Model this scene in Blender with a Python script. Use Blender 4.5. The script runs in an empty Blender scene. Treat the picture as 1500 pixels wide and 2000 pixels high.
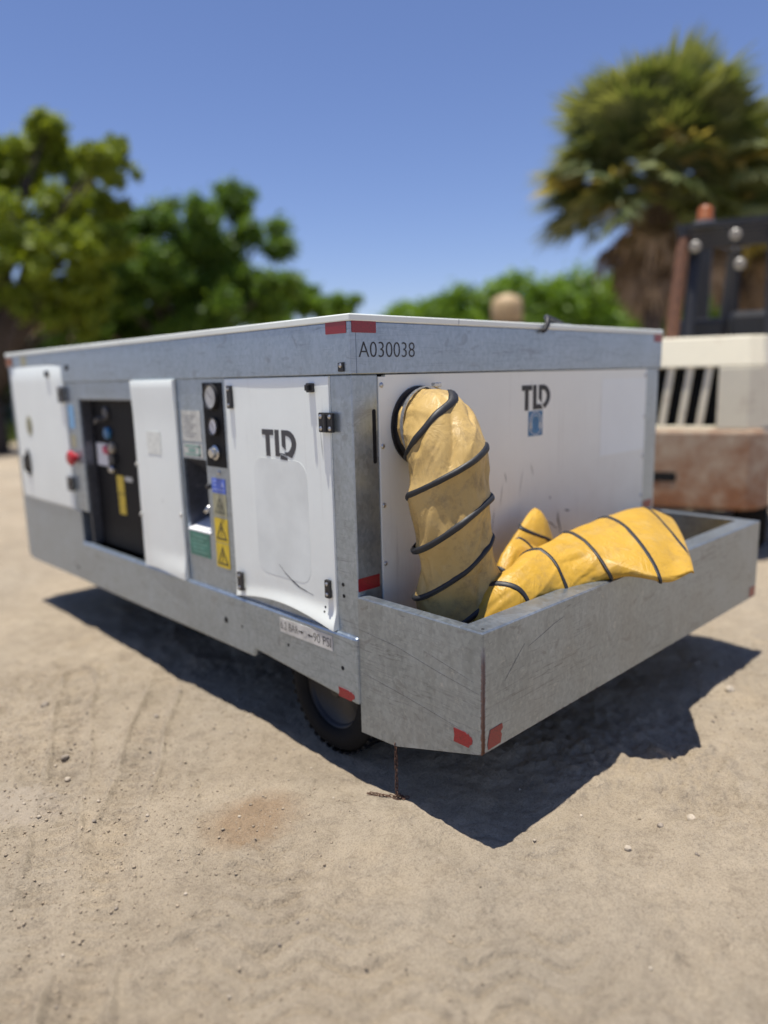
import bpy, bmesh, math, random
import numpy as np
from mathutils import Vector, Matrix, geometry
R_ = math.radians
PI = math.pi
scene = bpy.context.scene
C = scene.collection

# ------------------------------------------------------------------ camera
cam_d = bpy.data.cameras.new('camera'); cam = bpy.data.objects.new('camera', cam_d); C.objects.link(cam)
rt = Vector((.71898, -.69460, -.02435)); dn = Vector((-.14378, -.11436, -.98298)); fw = Vector((.67999, .71025, -.18209))
m = Matrix((rt, -dn, -fw)).transposed().to_4x4(); m.translation = Vector((-1.5707, -1.7762, 1.4005))
cam.matrix_world = m
cam_d.sensor_width = 36; cam_d.lens = 25.83; cam_d.clip_end = 2000; cam_d.clip_start = .05
cam_d.dof.use_dof = True; cam_d.dof.focus_distance = 2.30; cam_d.dof.aperture_fstop = .66
scene.camera = cam
# ------------------------------------------------------------------ world and sun
SUN = Vector((-.100, .050, 1)).normalized()
w = bpy.data.worlds.new('World'); scene.world = w; w.use_nodes = True
nt = w.node_tree; nt.nodes.clear()
sky = nt.nodes.new('ShaderNodeTexSky'); sky.sky_type = 'NISHITA'; sky.sun_disc = False
sky.sun_elevation = math.asin(SUN.z); sky.sun_rotation = math.atan2(SUN.x, SUN.y)
sky.altitude = 0; sky.air_density = 1.0; sky.dust_density = .15; sky.ozone_density = 8.0
bg = nt.nodes.new('ShaderNodeBackground'); bg.inputs[1].default_value = .086
wo = nt.nodes.new('ShaderNodeOutputWorld'); tint = nt.nodes.new('ShaderNodeMix'); tint.data_type = 'RGBA'; tint.blend_type = 'MULTIPLY'; tint.inputs[0].default_value = 1; tint.inputs[7].default_value = (1.10, .93, 1.0, 1)   # white balance of the sky as a whole
nt.links.new(sky.outputs[0], tint.inputs[6]); nt.links.new(tint.outputs[2], bg.inputs[0]); nt.links.new(bg.outputs[0], wo.inputs[0])
sd = bpy.data.lights.new('sun', 'SUN'); sd.energy = 4.6; sd.angle = R_(.53); sd.color = (1, .955, .88)
sun = bpy.data.objects.new('sun', sd); C.objects.link(sun); sun.rotation_euler = SUN.to_track_quat('Z', 'Y').to_euler(); sun.location = (0, 0, 20)
vs = scene.view_settings; vs.view_transform = 'Standard'; vs.look = 'None'; vs.gamma = 1; vs.use_curve_mapping = False; vs.exposure = 0.55
scene.render.engine = 'CYCLES'; scene.cycles.use_denoising = True
scene.cycles.max_bounces = 8; scene.cycles.diffuse_bounces = 4; scene.cycles.transparent_max_bounces = 8
try: scene.cycles.denoiser = 'OPENIMAGEDENOISE'
except Exception: pass

# ------------------------------------------------------------------ materials
class Mat:
    def __init__(s, name):
        s.m = bpy.data.materials.new(name); s.m.use_nodes = True
        s.n = s.m.node_tree.nodes; s.l = s.m.node_tree.links
        s.b = s.n['Principled BSDF']; s.out = s.n['Material Output']
        s.tc = s.n.new('ShaderNodeTexCoord')
    def put(s, sock, v):
        if hasattr(v, 'is_output'): s.l.new(v, sock)
        else:
            if isinstance(v, tuple) and len(v) == 3 and sock.type == 'RGBA': v = (*v, 1)
            elif sock.type == 'RGBA' and not isinstance(v, tuple): v = (v, v, v, 1)
            sock.default_value = v
    def co(s, scale=(1, 1, 1), loc=(0, 0, 0), rot=(0, 0, 0)):
        mp = s.n.new('ShaderNodeMapping'); s.l.new(s.tc.outputs['Object'], mp.inputs[0])
        mp.inputs['Scale'].default_value = scale; mp.inputs['Location'].default_value = loc; mp.inputs['Rotation'].default_value = rot
        return mp.outputs[0]
    def noise(s, scale, detail=4, rough=.55, co=None, dist=0):
        t = s.n.new('ShaderNodeTexNoise'); s.l.new(co or s.tc.outputs['Object'], t.inputs['Vector'])
        t.inputs['Scale'].default_value = scale; t.inputs['Detail'].default_value = detail
        t.inputs['Roughness'].default_value = rough; t.inputs['Distortion'].default_value = dist
        return t.outputs['Fac']
    def vor(s, scale, out='Color', feature='F1', co=None):
        t = s.n.new('ShaderNodeTexVoronoi'); t.feature = feature; s.l.new(co or s.tc.outputs['Object'], t.inputs['Vector'])
        t.inputs['Scale'].default_value = scale
        return t.outputs[out]
    def ramp(s, f, *stops):
        r = s.n.new('ShaderNodeValToRGB'); s.put(r.inputs[0], f); e = r.color_ramp.elements
        while len(e) < len(stops): e.new(.5)
        for k, (p, c) in enumerate(stops):
            e[k].position = p; e[k].color = (c, c, c, 1) if not isinstance(c, tuple) else (*c, 1)
        return r.outputs[0]
    def mix(s, f, a, b, mode='MIX'):
        x = s.n.new('ShaderNodeMix'); x.data_type = 'RGBA'; x.blend_type = mode
        s.put(x.inputs[0], f); s.put(x.inputs[6], a); s.put(x.inputs[7], b); return x.outputs[2]
    def math(s, op, a, b=0., c=None):
        x = s.n.new('ShaderNodeMath'); x.operation = op; s.put(x.inputs[0], a); s.put(x.inputs[1], b)
        if c is not None: s.put(x.inputs[2], c)
        return x.outputs[0]
    def axis(s, k):
        x = s.n.new('ShaderNodeSeparateXYZ'); s.l.new(s.tc.outputs['Object'], x.inputs[0]); return x.outputs[k]
    def near(s, k, lo, hi):      # 1 at lo fading to 0 at hi along axis k
        x = s.n.new('ShaderNodeMapRange'); s.put(x.inputs[0], s.axis(k)); x.inputs[1].default_value = lo; x.inputs[2].default_value = hi
        x.inputs[3].default_value = 1; x.inputs[4].default_value = 0; return x.outputs[0]
    def bump(s, h, strength=.3, dist=.01, base=None):
        x = s.n.new('ShaderNodeBump'); x.inputs['Strength'].default_value = strength; x.inputs['Distance'].default_value = dist
        s.put(x.inputs['Height'], h)
        if base: s.l.new(base, x.inputs['Normal'])
        s.l.new(x.outputs[0], s.b.inputs['Normal']); return x.outputs[0]
    def fin(s, col, rough=.5, metal=0., spec=.5):
        s.put(s.b.inputs['Base Color'], col); s.put(s.b.inputs['Roughness'], rough); s.put(s.b.inputs['Metallic'], metal)
        s.b.inputs['Specular IOR Level'].default_value = spec; return s.m

def plain(name, col, rough=.5, metal=0., var=.12, scale=40, bump=0., spec=.5):
    k = Mat(name)
    f = k.noise(scale, 5)
    c2 = tuple(max(0, x * (1 - 2 * var)) for x in col); c1 = tuple(min(1, x * (1 + var)) for x in col)
    cc = k.mix(k.ramp(f, (.3, 0.), (.7, 1.)), c2, c1)
    if bump: k.bump(f, bump, .004)
    return k.fin(cc, k.math('MULTIPLY_ADD', f, .2, rough - .1), metal, spec)

def galv(name, lo=(.28, .335, .395), hi=(.43, .50, .58), scratch=.4, dirt=.10, rust_edge=False, metal=.80, seed=0.):
    k = Mat(name)
    big = k.noise(5, 6, .6, k.co(loc=(seed, seed, 0)))
    cell = k.vor(95, co=k.co(scale=(1, 1, .75)))
    cellv = k.n.new('ShaderNodeRGBToBW'); k.l.new(cell, cellv.inputs[0])
    mid = k.noise(38, 6, .7)
    streak = k.noise(1, 5, .6, k.co(scale=(26, 26, 3.5)))
    f = k.math('MULTIPLY_ADD', big, .34, k.math('MULTIPLY_ADD', cellv.outputs[0], .22, k.math('MULTIPLY_ADD', mid, .26, k.math('MULTIPLY', streak, .22))))
    f = k.ramp(f, (.38, 0.), (.78, 1.))
    col = k.mix(f, lo, hi)
    # white bloom blotches
    bl = k.ramp(k.noise(22, 8, .75, k.co(loc=(3, 1, seed))), (.60, 0.), (.72, 1.))
    col = k.mix(k.math('MULTIPLY', bl, .45), col, (.60, .62, .64))
    # thin scratches running mostly along the sheet
    s1 = k.noise(1, 3, .5, k.co(scale=(2.2, 2.2, 60), rot=(.10, -.10, .2)), .6)
    s1 = k.ramp(s1, (.482, 0.), (.497, 1.), (.512, 0.))
    gate = k.ramp(k.noise(2.6, 4, .6, k.co(loc=(seed * 2, 5, 1))), (.42, 0.), (.55, 1.))
    s1 = k.math('MULTIPLY', k.math('MULTIPLY', s1, gate), scratch)
    col = k.mix(s1, col, (.09, .09, .095))
    s2 = k.noise(1, 2, .5, k.co(scale=(9, 9, 14), rot=(.5, .5, .3)), 1.2)
    s2 = k.math('MULTIPLY', k.ramp(s2, (.66, 0.), (.70, 1.)), scratch * .6)
    col = k.mix(s2, col, (.15, .15, .155))
    # dust and grime
    dm = k.ramp(k.noise(3.2, 7, .7, k.co(scale=(1, 1, .6), loc=(7, seed, 2))), (.45, 0.), (.75, 1.))
    col = k.mix(k.math('MULTIPLY', dm, dirt), col, (.27, .235, .19))
    rough = k.math('MULTIPLY_ADD', f, .16, .30)
    met = metal
    if rust_edge:
        e = k.math('MULTIPLY', k.near(0, .004, .034), k.near(1, -.508, -.475))
        e = k.math('MULTIPLY', e, k.near(1, -.505, -.49))
        rn = k.ramp(k.math('ADD', k.math('MULTIPLY', k.math('MULTIPLY', k.near(0, .004, .022), k.near(1, -.530, -.511)), .72), k.math('MULTIPLY', k.noise(55, 6, .7), .62)), (.80, 0.), (.90, 1.))
        lowz = k.ramp(k.axis(2), (.32, 1.), (.58, .75), (.64, .0))
        rn = k.math('MULTIPLY', rn, lowz)
        b2 = k.math('MULTIPLY', k.near(2, .300, .322), k.near(1, -.53, -.40))
        rn2 = k.ramp(k.math('ADD', k.math('MULTIPLY', b2, .6), k.math('MULTIPLY', k.noise(40, 5, .7), .6)), (.78, 0.), (.9, 1.))
        rn = k.math('MAXIMUM', rn, rn2)
        rc = k.mix(k.noise(90, 4), (.045, .018, .008), (.20, .085, .035))
        col = k.mix(rn, col, rc)
        met = k.math('MULTIPLY_ADD', rn, -metal, metal)
        rough = k.mix(rn, rough, .9)
    k.bump(k.math('MULTIPLY_ADD', mid, .5, k.math('MULTIPLY', big, 1.5)), .10, .004)
    return k.fin(col, rough, met)

def paint(name, col=(.885, .93, .875), dirt=.25, dustcol=(.44, .36, .27), z0=.45, z1=1.0, rough=.32, streak=.3):
    k = Mat(name)
    big = k.noise(2.5, 6, .6); fine = k.noise(30, 6, .7)
    c = k.mix(k.ramp(big, (.3, 0.), (.7, 1.)), tuple(x * .94 for x in col), col)
    g = k.math('MULTIPLY', k.near(2, z0, z1), k.ramp(k.noise(4, 7, .7), (.3, .3), (.7, 1.)))
    c = k.mix(k.math('MULTIPLY', g, dirt), c, dustcol)
    st = k.noise(1, 5, .65, k.co(scale=(45, 45, 2.2)))
    st = k.math('MULTIPLY', k.ramp(st, (.56, 0.), (.74, 1.)), k.ramp(k.noise(3), (.45, 0.), (.65, 1.)))
    c = k.mix(k.math('MULTIPLY', st, streak), c, (.33, .29, .24))
    sc = k.noise(1, 2, .5, k.co(scale=(22, 22, 5), rot=(.25, .35, .1)), 1.0)
    sc = k.math('MULTIPLY', k.ramp(sc, (.735, 0.), (.755, 1.)), k.ramp(k.noise(2.1, 3, .5, k.co(loc=(2.3, 1, .4))), (.5, 0.), (.6, 1.)))
    c = k.mix(k.math('MULTIPLY', sc, .8), c, (.06, .06, .06))
    sp = k.ramp(k.noise(110, 3, .6), (.70, 0.), (.76, 1.))
    c = k.mix(k.math('MULTIPLY', sp, .35), c, (.30, .25, .2))
    k.bump(big, .06, .02)
    return k.fin(c, k.math('MULTIPLY_ADD', fine, .2, rough - .05), 0, .45)

def vinyl(name, a, b, dirt, dirtcol=(.21, .145, .07)):
    k = Mat(name)
    n1 = k.noise(7, 6, .6); n2 = k.noise(38, 7, .7)
    c = k.mix(k.ramp(n1, (.32, 0.), (.68, 1.)), a, b)
    d = k.ramp(k.math('MULTIPLY_ADD', k.noise(9, 8, .75, k.co(loc=(4, 2, 1))), .7, k.math('MULTIPLY', n2, .35)), (.52, 0.), (.70, 1.))
    c = k.mix(k.math('MULTIPLY', d, dirt), c, dirtcol)
    pale = k.ramp(k.noise(12, 6, .7, k.co(loc=(1, 7, 3))), (.54, 0.), (.70, 1.))
    c = k.mix(k.math('MULTIPLY', pale, .22), c, (.58, .44, .22))
    cre = k.noise(1, 3, .5, k.co(scale=(20, 20, 7)), 1.2)
    cre = k.math('ABSOLUTE', k.math('SUBTRACT', cre, .5))
    h = k.math('MULTIPLY_ADD', cre, 2.2, k.math('MULTIPLY', n2, .12))
    k.bump(h, .35, .008)
    return k.fin(c, k.math('MULTIPLY_ADD', n2, .25, .34), 0, .35)

def rusty(name, base=(.66, .63, .52), amount=.5, scale=3.5, lo=None, hi=None):
    k = Mat(name)
    n = k.noise(scale, 8, .72); n2 = k.noise(scale * 5, 6, .7)
    f = k.math('MULTIPLY_ADD', n, .75, k.math('MULTIPLY', n2, .35))
    if lo is not None: f = k.math('MULTIPLY_ADD', k.near(2, lo, hi), .22, f)
    r = k.ramp(f, (.60 - amount * .25, 0.), (.92 - amount * .25, 1.))
    c = k.mix(n2, tuple(x * .88 for x in base), base)
    c = k.mix(r, c, k.mix(n2, (.12, .04, .018), (.40, .20, .10)))
    return k.fin(c, k.math('MULTIPLY_ADD', r, .35, .45), 0, .4)

def leafmat(name, a, b, trans=.35):
    k = Mat(name)
    oi = k.n.new('ShaderNodeNewGeometry')
    c = k.mix(oi.outputs['Random Per Island'], a, b)
    k.fin(c, .5, 0, .4)
    t = k.n.new('ShaderNodeBsdfTranslucent'); k.l.new(k.mix(1., c, (1.5, 1.35, .5), 'MULTIPLY'), t.inputs[0])
    x = k.n.new('ShaderNodeMixShader'); x.inputs[0].default_value = trans
    k.l.new(k.b.outputs[0], x.inputs[1]); k.l.new(t.outputs[0], x.inputs[2]); k.l.new(x.outputs[0], k.out.inputs[0])
    return k.m

def tape_mat():
    k = Mat('red_reflective_tape')
    v = k.vor(160, 'Distance', 'DISTANCE_TO_EDGE')
    c = k.mix(k.ramp(v, (.0, 0.), (.10, 1.)), (.13, .007, .012), (.28, .012, .020))
    sc = k.ramp(k.noise(26, 6, .7), (.60, 0.), (.68, 1.))
    c = k.mix(k.math('MULTIPLY', sc, .35), c, (.20, .03, .03))
    return k.fin(c, .28, 0, .6)

def ground_mat():
    k = Mat('dusty_sand')
    a = k.noise(.45, 6, .6); b = k.noise(2.4, 8, .65); c_ = k.noise(11, 8, .7); d = k.noise(70, 8, .75)
    f = k.math('MULTIPLY_ADD', a, .45, k.math('MULTIPLY_ADD', b, .42, k.math('MULTIPLY', c_, .28)))
    col = k.mix(k.ramp(f, (.42, 0.), (.74, 1.)), (.335, .270, .190), (.55, .452, .325))
    gr = k.ramp(k.noise(1.3, 6, .6, k.co(loc=(9, 4, 0))), (.45, 0.), (.70, 1.))
    col = k.mix(k.math('MULTIPLY', gr, .5), col, (.40, .345, .265))
    # pale powdery arcs and a brown stain with shapes of their own
    def blob(x, y, rx, ry, lo, hi, rot=0.):
        mp = k.co(scale=(1 / rx, 1 / ry, 0), loc=(-x / rx, -y / ry, 0))
        v = k.n.new('ShaderNodeVectorMath'); v.operation = 'LENGTH'; k.l.new(mp, v.inputs[0])
        r = k.math('MULTIPLY_ADD', k.math('SUBTRACT', k.noise(7, 6, .7), .5), .9, v.outputs['Value'])
        return k.ramp(r, (lo, 1.), (hi, 0.))
    st = blob(-.40, .10, .21, .16, .45, 1.15)
    col = k.mix(k.math('MULTIPLY', st, .62), col, (.30, .185, .095))
    def ring(x, y, r0, wd, y_lim):
        mp = k.co(loc=(-x, -y, 0), scale=(1, 1, 0)); v = k.n.new('ShaderNodeVectorMath'); v.operation = 'LENGTH'; k.l.new(mp, v.inputs[0])
        q = k.math('ABSOLUTE', k.math('SUBTRACT', k.math('MULTIPLY_ADD', k.math('SUBTRACT', k.noise(5, 4), .5), .06, v.outputs['Value']), r0))
        return k.math('MULTIPLY', k.ramp(q, (wd * .2, 1.), (wd, 0.)), k.near(0, y_lim, y_lim - .15))
    rg = ring(-.43, .26, .30, .035, -.08)
    rg = k.math('MULTIPLY', rg, .0)
    ye = k.ramp(k.noise(1.7, 5, .6, k.co(loc=(2.2, 8, 0))), (.60, 0.), (.74, 1.))
    col = k.mix(k.math('MULTIPLY', ye, .28), col, (.50, .37, .215))
    # pale crumbs
    cr = k.ramp(k.vor(150, 'Distance'), (.14, 1.), (.26, 0.))
    crg = k.ramp(k.noise(6, 6, .7, k.co(loc=(1, 2, 3))), (.44, 0.), (.58, 1.))
    col = k.mix(k.math('MULTIPLY', k.math('MULTIPLY', cr, crg), .75), col, (.50, .44, .36))
    pit_shade = k.ramp(k.math('MULTIPLY_ADD', d, .6, k.math('MULTIPLY', c_, .4)), (.34, 1.), (.50, 0.))  # dark colour in the bump hollows, painting their small shadows
    col = k.mix(k.math('MULTIPLY', pit_shade, .5), col, (.15, .115, .08))
    # far away it turns to thin dry grass and leaf litter under the trees
    e = k.noise(230, 4, .7); e2 = k.vor(330, 'Color')
    ev = k.n.new('ShaderNodeRGBToBW'); k.l.new(e2, ev.inputs[0])
    gk = k.ramp(k.math('MULTIPLY_ADD', e, .6, k.math('MULTIPLY', ev.outputs[0], .5)), (.34, .70), (.55, .98), (.80, 1.0))
    col = k.mix(1., col, gk, 'MULTIPLY')
    md = blob(-.88, .74, .17, .22, .55, .75)
    col = k.mix(k.math('MULTIPLY', md, .55), col, (.44, .37, .29))
    h = k.math('MULTIPLY_ADD', e, .35, k.math('MULTIPLY_ADD', d, .8, k.math('MULTIPLY_ADD', c_, 1.3, k.math('MULTIPLY', b, 1.6))))
    k.bump(h, .8, .03)
    return k.fin(col, .92, 0, .25)

MG = galv('galvanised_steel', seed=1.)
MGB = galv('galvanised_basket_steel', scratch=.5, dirt=.2, rust_edge=True, lo=(.24, .28, .32), hi=(.40, .455, .51), seed=3.)
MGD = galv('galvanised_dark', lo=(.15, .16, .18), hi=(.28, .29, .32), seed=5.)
MW = paint('white_door_paint', dirt=.28, streak=.22)
MWR = paint('white_rear_paint', col=(.85, .865, .785), dirt=.5, z0=.45, z1=1.25, streak=.45)
MROOF = paint('roof_paint', col=(.86, .91, .84), dirt=.3, z0=1.5, z1=1.7)
MBLK = plain('black_plastic', (.018, .018, .02), .45)
MPANEL = plain('black_panel', (.007, .007, .008), .6, spec=.2)
MHOLE = plain('dark_void', (.006, .006, .006), .9)
MRUB = plain('black_rubber', (.017, .017, .018), .55, scale=60, bump=.2)
MTYRE = plain('tyre_rubber', (.011, .011, .011), .8, scale=30, bump=.3, spec=.15)
MRIM = plain('black_rim', (.016, .016, .018), .35, 0., spec=.3)
MSTEEL = plain('bright_steel', (.55, .55, .54), .3, .95, scale=120)
MBRASS = plain('brass', (.55, .40, .17), .4, .9)
MUNDER = plain('underbody_black', (.02, .02, .02), .8)
MTAPE = tape_mat()
MINK = plain('print_black', (.022, .022, .024), .5, scale=90)
MINK2 = plain('print_grey', (.06, .06, .065), .5, scale=90)
MYEL = plain('sticker_yellow', (.70, .50, .025), .4, scale=25)
MYELF = plain('sticker_faded_yellow', (.42, .40, .25), .5, scale=25)
MBLUE = plain('sticker_blue', (.09, .17, .62), .4, scale=25)
MBLU2 = plain('sticker_teal_blue', (.035, .17, .34), .4, scale=25)
MBLU3 = plain('sticker_light_blue', (.20, .42, .66), .45)
MGRN = plain('sticker_green', (.07, .23, .17), .5, scale=25, var=.2)
MPALE = plain('sticker_pale', (.58, .58, .52), .5, scale=25)
MLAB = plain('label_cream', (.62, .60, .54), .5, scale=18)
MWHT = plain('plain_white', (.78, .78, .78), .5)
MDIAL = plain('dial_white', (.62, .62, .56), .35, scale=18, var=.2)
MRED = plain('button_red', (.45, .02, .03), .4)
MORG = plain('amber_lens', (.27, .075, .012), .45)
MPATCH = plain('removed_decal_ghost', (.79, .825, .775), .55, scale=6, var=.05)
MHOSE = vinyl('faded_yellow_vinyl', (.45, .30, .10), (.53, .365, .135), .8)
MHOSE2 = vinyl('yellow_vinyl', (.46, .265, .025), (.53, .31, .04), .45)
MRUST = plain('rusty_iron', (.13, .065, .04), .85, .2, var=.35, scale=120, bump=.5)

# ------------------------------------------------------------------ mesh helpers
class MB:
    def __init__(s): s.v = []; s.f = []
    def add(s, vs_, fs_):
        o = len(s.v); s.v += [tuple(map(float, p)) for p in vs_]; s.f += [tuple(i + o for i in f) for f in fs_]; return s
    def box(s, x0, x1, y0, y1, z0, z1):
        return s.add([(x0, y0, z0), (x1, y0, z0), (x1, y1, z0), (x0, y1, z0), (x0, y0, z1), (x1, y0, z1), (x1, y1, z1), (x0, y1, z1)],
                     [(0, 3, 2, 1), (4, 5, 6, 7), (0, 1, 5, 4), (1, 2, 6, 5), (2, 3, 7, 6), (3, 0, 4, 7)])
    def prism(s, poly, fr, d0, d1):     # 2-D polygon in a frame, from depth d0 to d1 along the normal
        o, u, v, n = fr
        a = [Vector((p[0], p[1])) for p in poly]
        area = sum(a[i].x * a[(i + 1) % len(a)].y - a[(i + 1) % len(a)].x * a[i].y for i in range(len(a)))
        if area < 0: a = a[::-1]
        N_ = len(a)
        tri = geometry.tessellate_polygon([[Vector((p.x, p.y, 0)) for p in a]])
        P = [o + u * p.x + v * p.y + n * d0 for p in a] + [o + u * p.x + v * p.y + n * d1 for p in a]
        F = []
        for t in tri:
            p, q, r = (a[i] for i in t)
            if (q.x - p.x) * (r.y - p.y) - (r.x - p.x) * (q.y - p.y) < 0: t = (t[0], t[2], t[1])
            F.append((t[0] + N_, t[1] + N_, t[2] + N_)); F.append((t[0], t[2], t[1]))
        F += [(i, (i + 1) % N_, (i + 1) % N_ + N_, i + N_) for i in range(N_)]
        return s.add(P, F)
    def tube(s, pts, rad, n=12, cap=True, closed=False):
        pts = [Vector(p) for p in pts]; L = len(pts)
        if not hasattr(rad, '__len__'): rad = [rad] * L
        V = []; up = None
        for i, p in enumerate(pts):
            t = (pts[(i + 1) % L] - pts[i - 1]) if closed else (pts[min(i + 1, L - 1)] - pts[max(i - 1, 0)])
            t.normalize()
            if up is None: up = Vector((0, 0, 1)) if abs(t.z) < .9 else Vector((1, 0, 0))
            a = (up - t * up.dot(t)).normalized(); b = t.cross(a); up = a
            V += [p + (a * math.cos(k * 2 * PI / n) + b * math.sin(k * 2 * PI / n)) * rad[i] for k in range(n)]
        F = []
        for i in range(L if closed else L - 1):
            j = (i + 1) % L
            F += [(i * n + k, i * n + (k + 1) % n, j * n + (k + 1) % n, j * n + k) for k in range(n)]
        if cap and not closed: F += [tuple(range(n))[::-1], tuple((L - 1) * n + k for k in range(n))]
        return s.add(V, F)
    def lathe(s, prof, o, ax, n=24):      # prof = [(radius, height along ax)]
        o = Vector(o); ax = Vector(ax).normalized()
        a = (Vector((0, 0, 1)) if abs(ax.z) < .9 else Vector((1, 0, 0))); a = (a - ax * a.dot(ax)).normalized(); b = ax.cross(a)
        V = [o + ax * h + (a * math.cos(k * 2 * PI / n) + b * math.sin(k * 2 * PI / n)) * max(r, 1e-5) for r, h in prof for k in range(n)]
        F = [(i * n + k, i * n + (k + 1) % n, (i + 1) * n + (k + 1) % n, (i + 1) * n + k) for i in range(len(prof) - 1) for k in range(n)]
        F += [tuple(range(n))[::-1], tuple((len(prof) - 1) * n + k for k in range(n))]
        return s.add(V, F)
    def build(s, name, mat, parent=None, bevel=0., smooth=False, label=None, kind=None):
        me = bpy.data.meshes.new(name); me.from_pydata(s.v, [], s.f); me.materials.append(mat); me.update()
        return link(name, me, parent, bevel, smooth, label, kind)

def link(name, me, parent=None, bevel=0., smooth=False, label=None, kind=None):
    o = bpy.data.objects.new(name, me); C.objects.link(o)
    if smooth: me.polygons.foreach_set('use_smooth', [True] * len(me.polygons))
    if bevel:
        b = o.modifiers.new('bevel', 'BEVEL'); b.width = bevel; b.segments = 2; b.limit_method = 'ANGLE'; b.angle_limit = R_(40)
    if parent is not None:
        o.parent = parent
        if parent.type == 'EMPTY': o.matrix_parent_inverse = Matrix.Translation(-parent.location)
    if label: o['label'] = label
    if kind: o['kind'] = kind
    return o

def thing(name, label, cat, loc=(0, 0, 0), group=None):
    o = bpy.data.objects.new(name, None); C.objects.link(o); o.location = loc; o.empty_display_size = .2
    o['label'] = label; o['category'] = cat
    if group: o['group'] = group
    return o
def tag(o, label, cat, group=None):
    o['label'] = label; o['category'] = cat
    if group: o['group'] = group
    return o

def FL(y0=0., z0=0., x=0.):  return (Vector((x, y0, z0)), Vector((0, -1, 0)), Vector((0, 0, 1)), Vector((-1, 0, 0)))   # left face: u runs towards -Y
def FR(x0=0., z0=0., y=0.):  return (Vector((x0, y, z0)), Vector((1, 0, 0)), Vector((0, 0, 1)), Vector((0, -1, 0)))    # rear face: u runs towards +X
def rect(w_, h_, r=0., n=5):
    if r <= 0: return [(0, 0), (w_, 0), (w_, h_), (0, h_)]
    P = []
    for cx, cy, a0 in ((w_ - r, r, -PI / 2), (w_ - r, h_ - r, 0), (r, h_ - r, PI / 2), (r, r, PI)):
        P += [(cx + r * math.cos(a0 + k * PI / 2 / n), cy + r * math.sin(a0 + k * PI / 2 / n)) for k in range(n + 1)]
    return P
def ell(cx, cy, rx, ry, n=28, a0=0., a1=2 * PI):
    return [(cx + rx * math.cos(a0 + (a1 - a0) * k / n), cy + ry * math.sin(a0 + (a1 - a0) * k / n)) for k in range(n + (0 if abs(a1 - a0 - 2 * PI) < 1e-6 else 1))]
def arcband(cx, cy, rx, ry, t, a0, a1, n=28):
    o = [(cx + rx * math.cos(a0 + (a1 - a0) * k / n), cy + ry * math.sin(a0 + (a1 - a0) * k / n)) for k in range(n + 1)]
    i = [(cx + (rx - t) * math.cos(a0 + (a1 - a0) * k / n), cy + (ry - t) * math.sin(a0 + (a1 - a0) * k / n)) for k in range(n + 1)]
    return o + i[::-1]
def decal(name, polys, fr, mat, parent, d0=.0006, d1=.0012, label=None):
    b = MB()
    for p in polys: b.prism(p, fr, d0, d1)
    return b.build(name, mat, parent, label=label)

_tcache = {}
def text_decal(name, txt, fr, w_, h_, mat, parent, d=.0012, offset=0.):
    cu = bpy.data.curves.new('t', 'FONT'); cu.body = txt; cu.size = 1; cu.offset = offset; cu.resolution_u = 4
    o = bpy.data.objects.new('t', cu); C.objects.link(o); bpy.context.view_layer.update()
    me = bpy.data.meshes.new_from_object(o.evaluated_get(bpy.context.evaluated_depsgraph_get()))
    co = np.array([v.co[:] for v in me.vertices]); fs = [tuple(p.vertices) for p in me.polygons]
    bpy.data.objects.remove(o); bpy.data.curves.remove(cu); bpy.data.meshes.remove(me)
    mn = co.min(0); sz = co.max(0) - mn
    oo, u, v, n = fr
    P = [oo + u * float((c[0] - mn[0]) / sz[0] * w_) + v * float((c[1] - mn[1]) / sz[1] * h_) + n * d for c in co]
    b = MB(); b.add(P, fs); return b.build(name, mat, parent)

def scl(polys, w_, h_): return [[(x * w_, (1 - y) * h_) for x, y in p] for p in polys]
LOGO_T = [(0, 0), (.35, 0), (.35, .21), (.232, .21), (.232, 1), (.105, 1), (.105, .21), (0, .21)]
LOGO_L = [(.385, 0), (.508, 0), (.508, .775), (.655, .775), (.742, .985), (.385, .985)]
LOGO_D = [(.585, 0), (.77, 0), (.86, .05), (.93, .15), (.98, .29), (1, .44), (.985, .6), (.94, .75), (.87, .88), (.80, .965), (.71, .785), (.765, .765), (.82, .69), (.86, .58), (.873, .46), (.855, .34), (.81, .25), (.75, .21), (.695, .205), (.695, .745), (.585, .545)]
LOGO_L2 = [(.385, 0), (.508, 0), (.508, .85), (.65, .86), (.735, .96), (.62, .90), (.54, .89), (.50, .985), (.385, .985)]
LOGO_L3 = [(.53, .92), (.60, .925), (.735, 1.0), (.735, 1.10), (.53, 1.08)]
LOGO_D2 = [(.585, 0), (.77, 0), (.86, .05), (.93, .15), (.98, .29), (1, .44), (.985, .62), (.94, .80), (.86, 1.0), (.70, .91), (.655, .81), (.765, .79), (.82, .70), (.86, .58), (.873, .46), (.855, .34), (.81, .25), (.75, .21), (.695, .205), (.695, .745), (.585, .575)]

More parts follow.
